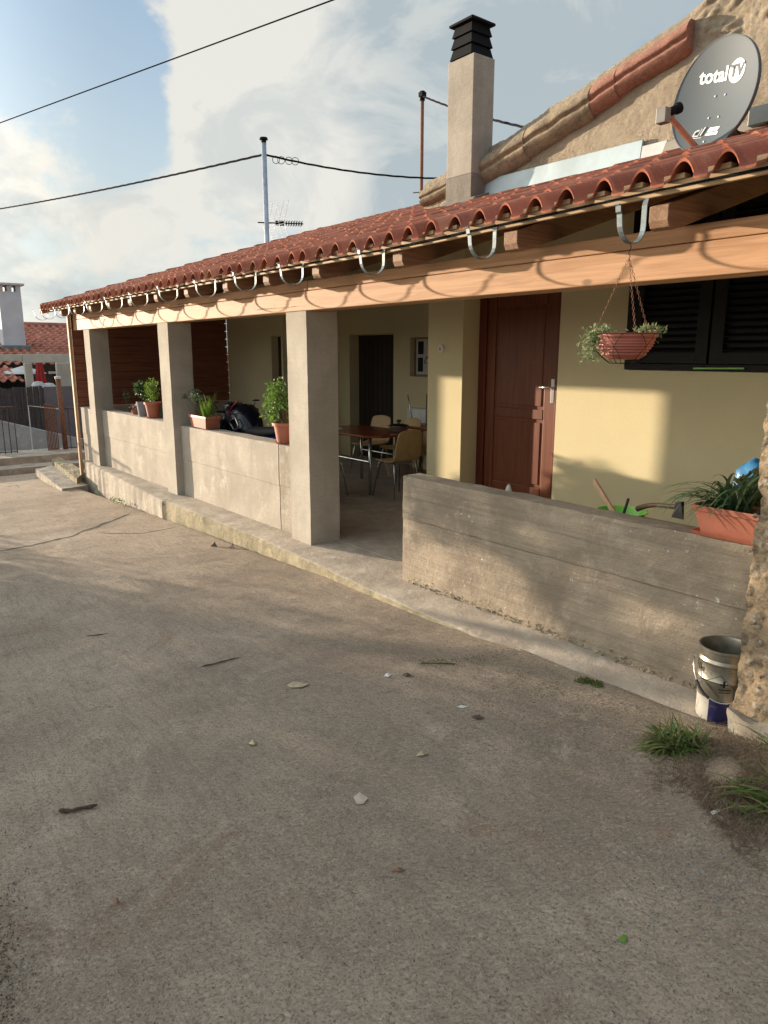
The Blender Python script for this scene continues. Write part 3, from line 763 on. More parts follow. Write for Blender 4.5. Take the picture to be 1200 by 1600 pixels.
wd = MB(); wd.box((-7.05, 7.2, 0), (6.8, 7.4, 4.4)); wd.box((6.7, .3, 0), (6.8, 7.4, 3.2)); wd.box((-7.15, 2.9, 0), (-7.05, 7.4, 3.2)); wd.build('rear_wall', 'yellow', house)
# main door
fr = MB(); YF = YD + .03
fr.box((XP1 + .004, YF, .26), (.085, YF + .10, 2.40)); fr.box((1.015, YF, .26), (1.056, YF + .10, 2.40)); fr.box((.085, YF, 2.32), (1.015, YF + .10, 2.40))
dr = MB(); YL = YF + .030
dr.box((.09, YL, .28), (1.012, YL + .045, 2.315))
door = dr.build('door', 'door', house, bevel=.004)
for a, b_ in (((.09, .28), (.21, 2.315)), ((.87, .28), (1.01, 2.315)), ((.215, .28), (.865, .42)), ((.215, 1.10), (.865, 1.20)), ((.215, 2.20), (.865, 2.315))):
    m = MB(); m.box((a[0] + .002, YL - .014, a[1] + .002), (b_[0] - .002, YL + .0, b_[1] - .002)); m.build('door_rail', 'door', door, bevel=.005)
for za, zb in ((.45, 1.07), (1.23, 2.17)):
    m = MB(); m.box((.245, YL - .008, za), (.835, YL + .001, zb)); m.build('door_panel', 'door', door, bevel=.007)
fr.build('door_frame', 'door_frame', house, bevel=.004)
m = MB(); m.box((.955, YL - .020, 1.27), (.995, YL - .014, 1.50)); m.build('handle_plate', 'steel', door, bevel=.002)
m = MB(); m.tube([(.975, YL - .015, 1.42), (.975, YL - .060, 1.42), (.96, YL - .068, 1.42), (.85, YL - .066, 1.418)], .009, 10); m.build('handle', 'steel', door, smooth=True)
m = MB(); m.box((XP1 + .01, 1.72, 0), (1.3, 2.09, .13)); m.box((XP1 + .01, 1.92, .13), (1.2, 2.11, .255)); m.build('doorstep', 'slab', house, bevel=.01)
# dark back door, recessed
m = MB(); m.box((-4.70, 3.98, 0), (-3.54, 4.03, 2.04))
bd = m.build('back_door', 'dark_door', house)
m = MB()
for i in range(9): m.box((-4.62 + i * .12, 3.97, .08), (-4.62 + i * .12 + .105, 3.979, 1.96))
m.build('back_door_board', 'dark_door', bd, bevel=.003)
m = MB(); m.box((-5.42, 2.83, 0), (-5.11, 2.87, 2.015)); m.build('side_door', 'dark_door', house)
# meter cabinet
m = MB(); m.box((-3.125, 3.90, 1.405), (-2.605, 3.945, 1.975)); mc = m.build('meter_cabinet', m_plain('meter_grey', (.55, .54, .50), .4, 0, .05), house)
m = MB(); m.box((-3.125, 3.885, 1.405), (-3.10, 3.90, 1.975)); m.box((-2.63, 3.885, 1.405), (-2.605, 3.90, 1.975)); m.box((-3.10, 3.885, 1.95), (-2.63, 3.90, 1.975)); m.box((-3.10, 3.885, 1.405), (-2.63, 3.90, 1.43)); m.build('cabinet_frame', m_plain('cabinet_brown', (.26, .18, .11), .5), mc)
for a, b_ in (((-3.05, 3.893, 1.73), (-2.93, 3.899, 1.92)), ((-2.80, 3.893, 1.73), (-2.68, 3.899, 1.92)), ((-3.05, 3.893, 1.47), (-2.94, 3.899, 1.68))):
    m = MB(); m.box(a, b_); m.build('meter_window', 'shutter', mc)
m = MB()
T3 = [Vector((-2.905, 0, 1.60)), Vector((-2.785, 0, 1.60)), Vector((-2.845, 0, 1.70))]
for a, b_ in zip(T3, T3[1:] + T3[:1]): m.bar((a.x, 3.896, a.z), (b_.x, 3.896, b_.z), .007, .009)
m.build('warning_triangle', 'shutter', mc)
m = MB(); m.lathe([(.0, .0), (.035, .0), (.042, -.006), (.042, -.03), (.0, -.03)], (0, 0, 0), 20)
m2 = MB(); m2.v = [(x_ + at(691, 545, 1, YP).x, YP - .03 - z_ - .0, y_ + at(691, 545, 1, YP).z) for x_, y_, z_ in m.v]; m2.f = m.f; m2.mi = m.mi
bell = m2.build('door_bell', 'white', house, bevel=.002)
m = MB(); bx = at(691, 545, 1, YP); m.box((bx.x - .014, YP - .036, bx.z - .02), (bx.x + .014, YP - .0305, bx.z + .02)); m.build('bell_button', m_plain('red_bell_button', (.45, .18, .12), .5), bell, bevel=.002)
# shuttered window
wf = MB(); XW0, XW1, ZW = 1.805, 3.335, 1.605
wf.box((XW0, YD - .05, ZW), (XW0 + .05, YD + .2, 2.94)); wf.box((XW1 - .05, YD - .05, ZW), (XW1, YD + .2, 2.94)); wf.box((XW0 + .05, YD - .05, ZW), (XW1 - .05, YD + .2, ZW + .05)); wf.box((XW0 + .05, YD - .05, 2.89), (XW1 - .05, YD + .2, 2.94))
win = wf.build('window', 'shutter', house, bevel=.003)
for a, b_ in ((XW0 + .052, 2.54), (2.56, XW1 - .052)):
    m = MB(); m.box((a, YD - .06, ZW + .055), (a + .10, YD - .015, 2.88)); m.box((b_ - .10, YD - .06, ZW + .055), (b_, YD - .015, 2.88))
    m.box((a + .10, YD - .06, ZW + .055), (b_ - .10, YD - .015, ZW + .14)); m.box((a + .10, YD - .06, 2.80), (b_ - .10, YD - .015, 2.88))
    z = ZW + .165
    while z < 2.79:
        m.bar((a + .10, YD - .035, z), (b_ - .10, YD - .035, z), .045, .007, up=(0, -.6, 1)); z += .052
    m.build('shutter', 'shutter', win, bevel=.0015)
m = MB(); m.box((XW0 + .052, YD - .005, ZW + .055), (XW1 - .052, YD + .01, 2.885)); m.build('backing', 'shutter', win)
m = MB(); m.bar((2.45, YD - .075, ZW + .018), (2.85, YD - .075, ZW + .024), .012, .012); tag(m.build('green_cane', 'greenplastic', loc=(2.45, YD - .075, ZW + .01)), 'thin green stick lying on the sill of the dark shuttered window', 'stick')

# ------------------------------------------------------------------ stone house gable above the porch roof
sh = empty('stone_house', (2, 2.1, 3.2), 'old tan rendered stone gable rising above the porch roof with a clay cornice', 'house')
sil = [(665, 287), (700, 268), (757, 238), (800, 211), (860, 170), (930, 124), (1000, 74), (1060, 36), (1085, 18), (1100, 4), (1150, -28), (1250, -80)]
S3 = [at(x, y, 1, 2.1) for x, y in sil]
top = [(p.x, p.z) for p in S3]
top.append((5.0, top[-1][1] + .22)); top.append((7.2, top[-1][1] - .25))
# finely divided irregular gable face
def ztop(x):
    for (x0, z0), (x1, z1) in zip(top, top[1:]):
        if x <= x1: return z0 + (z1 - z0) * (x - x0) / (x1 - x0)
    return top[-1][1]
m = MB()
us = steps_(-.87, 3.4, .016) + steps_(3.5, 7.1, .1); NZ = 84
def gf(x, k):
    zt = ztop(x) + noise.noise(Vector((x * 4, 0, 0))) * .018 + noise.noise(Vector((x * 15, 0, 3))) * .009
    z0 = 2.9
    if k > NZ: return (x, 2.35, zt)
    t = k / NZ; z = z0 + (zt - z0) * t
    rub = max(0, min(1, (x - 2.15) / .1)) * max(0, min(1, (z - 3.75) / .3))
    d = noise.noise(Vector((x * 3, z * 3, 0))) * .006 + noise.noise(Vector((x * 14, z * 14, 2))) * .004 + noise.noise(Vector((x * 40, z * 40, 2))) * .005
    d += rub * (abs(noise.noise(Vector((x * 9, z * 15, 7)))) * .06)
    if x > 2.62: d += .05
    return (x, 2.1 - d - .01, z)
m.grid(gf, us, range(NZ + 2)); m.build('gable_wall', 'stucco', sh, smooth=True)
m = MB(); m.prism([(-.86, 2.9)] + [(x, z - .05) for x, z in top if x > -.9] + [(7.1, 2.9)], 2.16, 2.6, 1); m.build('gable_core', 'stucco', sh)
def cornice(xa, xb, sc, mt, dz=0, name='cornice'):
    prof = [(.0, -.005)]
    for i in range(1, 24):
        t = i / 24; prof.append((.02 + .095 * math.sin(math.pi * t) ** .55 * (1 - .34 * math.exp(-((t - .56) / .075) ** 2)) + .02 * (1 - t), -.235 * t))
    prof.append((.0, -.238))
    m = MB(); us = steps_(xa, xb, .03) + [xb]
    def f(x, k):
        o_, u_ = prof[k]; n_ = noise.noise(Vector((x * 6, u_ * 9, sc))) * .008 + noise.noise(Vector((x * 20, u_ * 20, sc))) * .004
        e = 1.0
        return (x, 2.085 - (o_ * sc + n_) * 1., ztop(x) - .075 + dz + u_ * sc + n_)
    m.grid(f, us, range(len(prof)))
    m.add([f(us[0], k) for k in range(len(prof))], [tuple(range(len(prof)))]); m.add([f(us[-1], k) for k in range(len(prof))], [tuple(reversed(range(len(prof))))])
    return m.build(name, mt, sh, smooth=True)
for a, b_, s_, mt, lb in ((.04, .64, 1.12, 'cornice_old', 'grey lichen covered lower cornice piece'), (.63, 1.34, 1.05, 'cornice_old', 'grey lichen covered middle cornice piece'), (1.33, 1.58, .98, 'cornice_red', None), (1.57, 2.19, .92, 'cornice_red', 'faded red upper cornice piece'), (-.86, -.28, .72, 'cornice_old', None)):
    o = cornice(a, b_, s_, mt)
    if lb: o['label'] = lb
m = MB(); fl = [(x, zr(2.05) + .09) for x in (-.3, 7)]
m.prism([(2.025, zr(2.03) + .05), (2.02, zr(2.03) + .055), (2.055, zr(2.06) + .27), (2.075, zr(2.06) + .275), (2.075, zr(2.03) + .05)], -.30, 1.83, 0)
m.prism([(1.85, zr(1.85) + .10), (2.03, zr(2.03) + .10), (2.03, zr(2.03) + .105), (1.85, zr(1.85) + .108)], -.30, 1.83, 0)
m.build('flashing', 'flash', sh, bevel=.002)
m = MB(); m.prism([(2.02, zr(2.03) + .05), (2.05, zr(2.06) + .22), (2.075, zr(2.06) + .22), (2.075, zr(2.03) + .05)], 1.835, 2.05, 0); m.build('white_flashing_end', 'lightgrey', sh)
m = MB(); m.prism([(1.95, zr(1.95) + .08), (2.03, zr(2.06) + .20), (2.075, zr(2.06) + .22), (2.075, zr(2.03) + .05)], 2.055, 6.9, 0); m.build('mortar_fillet', 'chimney', sh)
a = at(1178, 200, 1, 1.98)
m = MB(); m.box((a.x - .03, 1.94, 3.29), (a.x + .35, 2.03, 3.41)); sb = m.build('junction_box', m_plain('dark_grey_box', (.05, .065, .075), .4), sh, bevel=.006)

# ------------------------------------------------------------------ chimney
ch = empty('chimney', (-.08, 2.03, 3.1), 'tall square rendered chimney with a black slatted metal cap on the tiled roof', 'chimney')
cx0, cx1, cy0, cy1 = -.26, .095, 1.85, 2.13
m = MB(); m.box((cx0, cy0, 3.45), (cx1, cy1, 4.50)); m.build('shaft', 'chimney', ch, bevel=.006)
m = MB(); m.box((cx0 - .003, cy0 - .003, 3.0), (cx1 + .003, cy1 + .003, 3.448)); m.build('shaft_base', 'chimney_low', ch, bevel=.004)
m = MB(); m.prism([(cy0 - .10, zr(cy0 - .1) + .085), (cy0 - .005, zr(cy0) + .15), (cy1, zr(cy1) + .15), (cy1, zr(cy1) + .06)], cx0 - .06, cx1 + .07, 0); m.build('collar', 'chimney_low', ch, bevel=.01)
m = MB(); mx, my = (cx0 + cx1) / 2, (cy0 + cy1) / 2
m.box((mx - .10, my - .10, 4.50), (mx + .10, my + .10, 4.78))
z = 4.50
cp = None
for i in range(3):
    h0, h1 = .150 - i * .006, .128 - i * .006
    za, zb = z + .005, z + .095
    def sq(h, zz): return [(mx - h, my - h, zz), (mx + h, my - h, zz), (mx + h, my + h, zz), (mx - h, my + h, zz)]
    m.add(sq(h0, za) + sq(h1, zb) + sq(h0 - .02, za), [(0, 1, 5, 4), (1, 2, 6, 5), (2, 3, 7, 6), (3, 0, 4, 7), (4, 5, 6, 7), (8, 9, 1, 0), (9, 10, 2, 1), (10, 11, 3, 2), (11, 8, 0, 3)])
    z += .098
h = .158
m.add(sq(h, z) + sq(h, z + .02) + sq(.05, z + .085), [(3, 2, 1, 0), (0, 1, 5, 4), (1, 2, 6, 5), (2, 3, 7, 6), (3, 0, 4, 7), (4, 5, 9, 8), (5, 6, 10, 9), (6, 7, 11, 10), (7, 4, 8, 11), (8, 9, 10, 11)])
m.build('cowl', 'darkmetal', ch, bevel=.004)

# ------------------------------------------------------------------ satellite dish
dc = at(1114, 149, 1, 1.35)
dish = empty('satellite_dish', dc, 'round grey satellite dish with a white logo above the tiled roof', 'satellite dish')
DN = Vector((-.20, -.935, .10)).normalized(); DX = Vector((0, 0, 1)).cross(DN).normalized(); DY = DN.cross(DX)
DROLL = rad(-9)
DXr = DX * math.cos(DROLL) + DY * math.sin(DROLL); DYr = -DX * math.sin(DROLL) + DY * math.cos(DROLL)
# viewer's right is along -? choose DX so that text reads from the front
RA, RB = .318, .335
def dp(u, v, off=0): # u right, v up in metres on the face
    r2 = (u / RA) ** 2 + (v / RB) ** 2
    return dc + DXr * u + DYr * v + DN * (off + .055 * (r2 - 1))
m = MB(); rings = [0.001, .15, .3, .45, .6, .75, .88, .96, 1.0]
def dfn(off): return lambda r, a: dp(RA * r * math.cos(a), RB * r * math.sin(a), off)
angs = [2 * math.pi * i / 64 for i in range(65)]
m.grid(dfn(0), rings, angs); m.grid(lambda r, a: dfn(-.010)(r, a), list(reversed(rings)), angs)
m.grid(lambda k, a: [dfn(0)(1.0, a), dfn(.004)(1.015, a), dfn(.0)(1.028, a), dfn(-.022)(1.03, a), dfn(-.022)(1.01, a), dfn(-.010)(1.0, a)][k], range(6), angs)
m.build('reflector', 'dish', dish, smooth=True)
def text_mesh(name, body, size, u0, v0, mat_, parent, bold=.0, slant=0, off=.003, align='CENTER'):
    cu = bpy.data.curves.new(name, 'FONT'); cu.body = body; cu.size = size; cu.offset = bold; cu.shear = slant; cu.align_x = align; cu.align_y = 'CENTER'; cu.resolution_u = 3
    to = bpy.data.objects.new(name + '_t', cu); C.objects.link(to); bpy.context.view_layer.update()
    me = bpy.data.meshes.new_from_object(to.evaluated_get(bpy.context.evaluated_depsgraph_get()))
    bpy.data.objects.remove(to)
    m = MB(); W = worldloc(parent)
    bmx = bmesh.new(); bmx.from_mesh(me); bmesh.ops.subdivide_edges(bmx, edges=[e for e in bmx.edges if e.calc_length() > .02], cuts=2); bmesh.ops.triangulate(bmx, faces=bmx.faces)
    for v in bmx.verts: v.co = dp(v.co.x + u0, v.co.y + v0, off) - W
    bmx.to_mesh(me); bmx.free(); me.name = name; me.materials.append(M_[mat_])
    o = bpy.data.objects.new(name, me); C.objects.link(o); o.parent = parent; return o
text_mesh('logo_text', 'total', .115, -.073, .130, 'mark', dish, .0035)
m = MB(); m.grid(lambda r, a: dp(.108 + .067 * r * math.cos(a), .135 + .067 * r * math.sin(a), .003), [.001, .5, 1.], angs); m.build('logo_disc', 'mark', dish)
text_mesh('logo_letters', 'TV', .090, .108, .135, 'dish', dish, .004, 0, .0055)
m = MB()
def dq(u0, v0, u1, v1, sk=0): m.add([dp(u0, v0, .003), dp(u1, v0, .003), dp(u1 + sk, v1, .003), dp(u0 + sk, v1, .003)], [(0, 1, 2, 3)])
dq(-.005, -.232, .095, -.214, .006); dq(0, -.208, .085, -.182, .014); dq(-.10, -.243, -.03, -.240)
m.tube([dp(-.097, -.23, .004), dp(-.09, -.202, .004), dp(-.065, -.193, .004)], .0055, 6); m.tube([dp(-.097, -.23, .004), dp(-.06, -.229, .004), dp(-.047, -.185, .004)], .0045, 6); m.tube([dp(-.04, -.229, .004), dp(-.022, -.178, .004)], .0055, 6)
m.build('maker_mark', 'mark', dish)
for u, v in ((-.03, .01), (.05, .01), (-.03, -.12), (.05, -.12), (.01, -.27)):
    m = MB(); m.tube([dp(u, v, -.005), dp(u, v, .006)], .0055, 8); m.build('bolt', 'steel', dish)
p0 = dp(.0, -.33, .01); tip = dc + DN * .40 + DYr * -.20 + DXr * -.02
tip = at(1045, 181, 1, dc.y - .30); 
m = MB(); m.bar(p0 - DN * .03, tip, .022, .03); arm = m.build('feed_arm', 'reddish', dish, bevel=.002)
fd = (dc - tip).normalized()
m = MB(); m.tube([tip + Vector((0, 0, .02)), tip + fd * .05 + Vector((0, 0, .02)), tip + fd * .055 + Vector((0, 0, .02)), tip + fd * .085 + Vector((0, 0, .02))], [.026, .026, .034, .034], 16); m.build('feed_horn', 'darkmetal', dish, smooth=False)
m = MB(); m.bar(tip - fd * .045 + Vector((0, 0, -.03)), tip - fd * .045 + Vector((0, 0, .06)), .06, .07); lnb = m.build('converter_box', m_plain('beige_dark_box', (.16, .15, .13), .5), dish, bevel=.005)
# mast and wall bracket
bk = dc - DN * .08
bk = dc - DN * .16
m = MB(); m.tube([bk + Vector((0, 0, -.20)), bk + Vector((0, 0, .10))], .024, 12); m.tube([bk + Vector((0, 0, -.18)), Vector((bk.x + .1, 2.05, bk.z - .18))], .020, 10); m.build('mast', 'rust', dish, smooth=True)
m = MB(); m.bar(dp(0, 0, -.06) - DN * .02, dp(0, 0, -.06) + DN * .03, .16, .20); m.build('back_bracket', 'darkmetal', dish, bevel=.004)
m = MB(); e_ = Vector((bk.x + .12, 2.0, bk.z - .2)); m.tube([bk + Vector((0, 0, -.1)), bk + Vector((.1, .2, -.3)), e_ + Vector((.1, 0, -.1)), e_ + Vector((.3, .02, .0))], .004, 6); m.build('coax_cable', 'cable', dish)

# ------------------------------------------------------------------ rubble pillar on the right
def prough(p, lo, hi):
    t = (p.z - lo.z) / (hi.z - lo.z)
    q = p + noise.noise_vector(p * 16) * .010 + noise.noise_vector(p * 55) * .007 + noise.noise_vector(p * 2.3) * .02
    q.x -= .03 * max(0, 1 - abs(t - .0) * 4) if p.x < (lo.x + hi.x) / 2 else 0
    return q
pil = rbox('rubble_pillar', 'rubble', None, (4.10, -.30, -.3), (4.85, .34, 2.36), .017, .016, 6, .009, mesh_fn=prough)
pil.data.transform(Matrix.Translation((-4.4, 0, 0))); pil.location = (4.4, 0, 0); tag(pil, 'rough rubble stone pillar at the right end of the porch', 'pillar')
sm = MB()
for _ in range(420):
    f_ = random.random()
    if f_ < .55: c_ = Vector((random.uniform(4.09, 4.8), -.297, random.uniform(.1, 2.3)))
    elif f_ < .9: c_ = Vector((4.105, random.uniform(-.29, .3), random.uniform(.1, 2.3)))
    else: c_ = Vector((4.86, random.uniform(-.29, .3), random.uniform(.1, 2.3)))
    s_ = random.choice((.008, .010, .014, .018, .022)); q = []
    ax_ = Matrix.Rotation(random.uniform(0, 6.28), 3, Vector((random.gauss(0, 1), random.gauss(0, 1), random.gauss(0, 1))).normalized())
    for a_, b_ in [(0, 0), (1, 0), (1, 1.57), (1, 3.14), (1, 4.71), (2, 0)]:
        v_ = Vector((math.sin(a_ * 1.57) * math.cos(b_) * random.uniform(.7, 1.3), math.sin(a_ * 1.57) * math.sin(b_) * random.uniform(.7, 1.2), math.cos(a_ * 1.57) * random.uniform(.5, .9)))
        q.append(c_ + ax_ @ (v_ * s_))
    sm.add(q, [(0, 1, 2), (0, 2, 3), (0, 3, 4), (0, 4, 1), (5, 2, 1), (5, 3, 2), (5, 4, 3), (5, 1, 4)])
o = sm.build('embedded_stones', m_leaf('wall_stones', [(.34, .28, .21), (.24, .19, .14), (.50, .46, .40), (.30, .22, .15)], .95), pil); o['kind'] = 'stuff'
# footing lump
o = rbox('pillar_footing', 'plinth', pil, (4.10, -.345, -.25), (4.7, -.24, .135), .03, .03, 6, .008)

# ------------------------------------------------------------------ bucket
bc = Vector((3.975, -.165, 0.004))
bk_ = empty('metal_bucket', bc, 'old metal paint bucket with wire handle standing by the rubble pillar', 'bucket')
R0, R1, H = .108, .12, .36
def m_bucket():
    b = NB('worn_bucket_metal'); s = b.sep()
    met = b.mix(b.rng(b.noise(6, 5, .7, .5), .4, .65), (.34, .315, .26), (.20, .18, .14))
    # lower print: white panel and blue panel round the can
    ang = b.math('ARCTAN2', s[1], s[0])
    lowm = b.math('MULTIPLY', b.math('LESS_THAN', s[2], .118), 1.)
    isblue = b.math('GREATER_THAN', ang, -1.62)
    pr = b.mix(isblue, (.38, .36, .31), (.010, .012, .065))
    isw2 = b.math('LESS_THAN', ang, -3.2)
    col = b.mix(lowm, met, pr)
    rust = b.rng(b.noise(18, 6, .75, .4), .58, .68, 0, .8)
    col = b.mix(rust, col, (.14, .09, .05))
    m = b.done(col, b.rng(b.noise(9, 4), .3, .7, .25, .5), .0)
    b.L.new(b.math('MULTIPLY', b.math('SUBTRACT', 1., lowm), .8), b.b.inputs['Metallic'])
    b.bump(b.noise(5, 3, .5), .25, .02)
    return m
mbk = m_bucket()
m = MB(); prof = [(0, .004), (R0 - .006, .004), (R0, .0), (R0 + .003, .012), (R0 + .003, .10), (R0 + .005, .112), (R0 + .006, .200), (R0 + .011, .212), (R0 + .006, .225), (R0 + .007, .285), (R0 + .014, .30), (R0 + .008, .315), (R0 + .009, .350), (R0 + .016, .355), (R0 + .016, .365), (R0 + .008, .365), (R0 + .004, .350), (R0 + .002, .2), (R0 - .002, .03), (0, .03)]
m.lathe(prof, bc, 48); o = m.build('can', mbk, bk_, smooth=True); md = o.modifiers.new('e', 'EDGE_SPLIT'); md.split_angle = rad(22)
m = MB()
va = Vector((CAM.x - bc.x, CAM.y - bc.y, 0)).normalized(); vr = Vector((-va.y, va.x, 0)); va0 = math.atan2(va.y, va.x)
hp = []
for i in range(17):
    t = i / 16; a = va0 - rad(88) + rad(176) * t
    hp.append(bc + Vector((math.cos(a) * (R0 + .035 - .01 * abs(t - .5)), math.sin(a) * (R0 + .035), .285 - .16 * math.sin(math.pi * t))))
m.tube(hp, .0028, 6); hd = m.build('handle', 'steel', bk_, smooth=True)
m = MB(); m.tube([hp[3] + va * .002, hp[4] + va * .003, hp[5] + va * .004, hp[6] + va * .004], .007, 8); m.build('grip', 'rubber', hd)
# stencilled marks: short dark strokes and crossed lines on the can
m = MB()
def cyl(a, z, off=.0025):
    rr = R0 + .0095 + off; return bc + Vector((math.cos(va0 + a) * rr, math.sin(va0 + a) * rr, z * .93))
def stroke(a0, z0, a1, z1, w_):
    n = 8; vs_ = []
    for i in range(n + 1):
        t = i / n; a = a0 + (a1 - a0) * t; z = z0 + (z1 - z0) * t
        dx_, dz_ = (a1 - a0) * R0, z1 - z0; l = math.hypot(dx_, dz_); px_, pz_ = -dz_ / l * w_ / 2, dx_ / l * w_ / 2
        vs_ += [cyl(a + px_ / R0, z + pz_), cyl(a - px_ / R0, z - pz_)]
    m.add(vs_, [(2 * i, 2 * i + 1, 2 * i + 3, 2 * i + 2) for i in range(n)])
stroke(-1.30, .27, -1.30, .315, .010); stroke(-1.12, .262, -1.12, .30, .011); stroke(-.93, .258, -.93, .285, .009); stroke(-.8, .253, -.8, .26, .006)
stroke(-1.3, .20, -.75, .225, .002); stroke(-.75, .225, -.1, .155, .002); stroke(-1.35, .15, -.75, .225, .002); stroke(-.7, .22, -.1, .27, .002); stroke(-.1, .27, .5, .20, .002)
stroke(.05, .21, .05, .245, .008); stroke(-.1, .222, .2, .228, .006); stroke(-.15, .195, .3, .20, .005); stroke(-.12, .18, .28, .185, .004); stroke(-1.42, .09, -1.2, .085, .003)
m.build('stencil_mark', 'shutter', bk_)

# ------------------------------------------------------------------ planters and pots
def trough(name, c, L_, W_, H_, yaw, label, mt='terra', tray=True, parts=True):
    root = empty(name, c, label, 'planter')
    m = MB(); t = .006
    def ring(k, z, inn=0): return [(sx * (L_ / 2 * k - inn), sy * (W_ / 2 * k - inn), z) for sx, sy in ((-1, -1), (1, -1), (1, 1), (-1, 1))]
    R = [ring(.86, .012), ring(.985, H_ - .03), ring(1.05, H_ - .028), ring(1.05, H_), ring(.99, H_), ring(.95, H_ - .04, .004), ring(.86, .02, .004)]
    vs_ = [p for r in R for p in r]
    m.add(vs_, [(i * 4 + j, i * 4 + (j + 1) % 4, i * 4 + 4 + (j + 1) % 4, i * 4 + 4 + j) for i in range(6) for j in range(4)] + [(3, 2, 1, 0), (24, 25, 26, 27)])
    m.v = [tuple(Matrix.Rotation(yaw, 3, 'Z') @ Vector(v)) for v in m.v]
    m.build('trough', mt, root, local=True, bevel=.004)
    m = MB(); m.v = []; m.add([tuple(Matrix.Rotation(yaw, 3, 'Z') @ Vector(p)) for p in ring(.96, H_ - .035, .002)], [(0, 1, 2, 3)]); m.build('soil', 'soil', root, local=True)
    if tray:
        m = MB(); R = [ring(.92, 0), ring(1.04, .022), ring(1.02, .022), ring(.92, .006)]
        m.add([p for r in R for p in r], [(i * 4 + j, i * 4 + (j + 1) % 4, i * 4 + 4 + (j + 1) % 4, i * 4 + 4 + j) for i in range(3) for j in range(4)] + [(3, 2, 1, 0), (12, 13, 14, 15)])
        m.v = [tuple(Matrix.Rotation(yaw, 3, 'Z') @ Vector(v)) for v in m.v]; m.build('tray', mt, root, local=True, bevel=.002)
    return root
def pot(name, c, r0, r1, h, label, mt='terra', cat='flower pot', tray=True, rim=True):
    root = empty(name, c, label, cat)
    m = MB(); b = .018 if tray else 0
    pr = [(0, b), (r0, b), (r0 + (r1 - r0) * .85, b + h * .84)] + ([(r1 + .010, b + h * .85), (r1 + .012, b + h)] if rim else [(r1, b + h)]) + [(r1 - .004, b + h), (r1 - .01, b + h - .03), (0, b + h - .03)]
    m.lathe(pr, (0, 0, 0), 30); m.build('pot', mt, root, local=True, smooth=False)
    m = MB(); m.lathe([(0, b + h - .028), (r1 - .009, b + h - .028)], (0, 0, 0), 20); m.build('soil', 'soil', root, local=True)
    if tray:
        m = MB(); m.lathe([(0, 0), (r0 + .012, 0), (r0 + .026, .022), (r0 + .021, .022), (r0 + .008, .005)], (0, 0, 0), 30); m.build('saucer', mt, root, local=True)
    return root
def bush(m, c, rx, ry, rz_, n, ls, lw_, up=.3, clump=0):
    cl_ = [(random.gauss(0, .45), random.gauss(0, .45), random.gauss(0, .45)) for _ in range(clump)] if clump else None
    for _ in range(n):
        if cl_:
            q = random.choice(cl_); v = Vector((q[0] + random.gauss(0, .2), q[1] + random.gauss(0, .2), q[2] + random.gauss(0, .2)))
        else:
            v = Vector((random.gauss(0, 1), random.gauss(0, 1), random.gauss(0, 1))).normalized() * random.random() ** .45
        if v.length > 1.15: continue
        p = Vector(c) + Vector((v.x * rx, v.y * ry, v.z * rz_))
        d = Vector((random.gauss(0, 1), random.gauss(0, 1), random.gauss(0, 1))) * .8 + v + Vector((0, 0, up))
        s_ = random.uniform(.6, 1.25); m.leaf(p, d, ls * s_, lw_ * s_)
def stems(m, base, tips, r_=.004):
    for t in tips:
        b = Vector(base); t = Vector(t); mid = b.lerp(t, .5) + Vector((random.gauss(0, .012), random.gauss(0, .012), .01)); m.tube([b, mid, t], [r_, r_ * .8, r_ * .4], 5)

# geranium on the wall left of the middle post
gp = pot('geranium_pot', (-.74, .19, .862), .085, .115, .19, 'terracotta pot with a tall leafy geranium on the low wall beside the middle post')
m = MB(); bush(m, (.0, -.01, .42), .18, .17, .20, 640, .034, .034, .2, 26); bush(m, (-.24, -.03, .30), .09, .10, .16, 210, .032, .032, 0, 10); bush(m, (-.22, -.02, .50), .08, .08, .08, 90, .032, .032, 0, 5)
fo = m.build('foliage', 'geranium', gp, local=True)
m = MB(); stems(m, (0, 0, .18), [(random.uniform(-.16, .16), random.uniform(-.12, .12), random.uniform(.32, .56)) for _ in range(14)] + [(-.24, -.03, .3), (-.22, -.02, .5), (-.24, 0, .2)], .006); m.build('stems', 'stalk', gp, local=True)
# dark plant with small pot behind (upper left of the geranium)
# trough with bulbs beside second post
tr = trough('window_planter', (-2.62, .19, .864), .50, .185, .155, rad(-2), 'terracotta planter with strap leaved bulbs on the low wall right of the second post', tray=False)
m = MB()
for i in range(26):
    a = random.uniform(0, 6.28); m.blade((.08 + random.gauss(0, .03), random.gauss(0, .02), .12), (math.cos(a) * .45, math.sin(a) * .3, 1), random.uniform(.20, .36), .026, .35)
for i in range(6): m.blade((.08, 0, .12), (random.choice((-1, 1)), random.uniform(-.3, .3), .8), random.uniform(.30, .42), .016, .9)
m.build('strap_leaves', 'brightleaf', tr, local=True)
m = MB(); bush(m, (-.15, -.02, .36), .24, .10, .09, 330, .036, .020, .1, 9); m.build('grey_foliage', 'greyleaf', tr, local=True)
m = MB(); stems(m, (-.1, 0, .12), [(-.13, 0, .34), (-.25, -.02, .36), (.02, -.02, .33), (-.18, .02, .32)], .004); m.tube([(.05, 0, .12), (.06, 0, .28), (.055, 0, .36)], [.006, .005, .003], 6); m.build('stems', 'stalk', tr, local=True)
m = MB(); bush(m, (.055, 0, .33), .028, .028, .06, 46, .03, .014, .3); m.build('faded_flower', 'redleaf', tr, local=True)
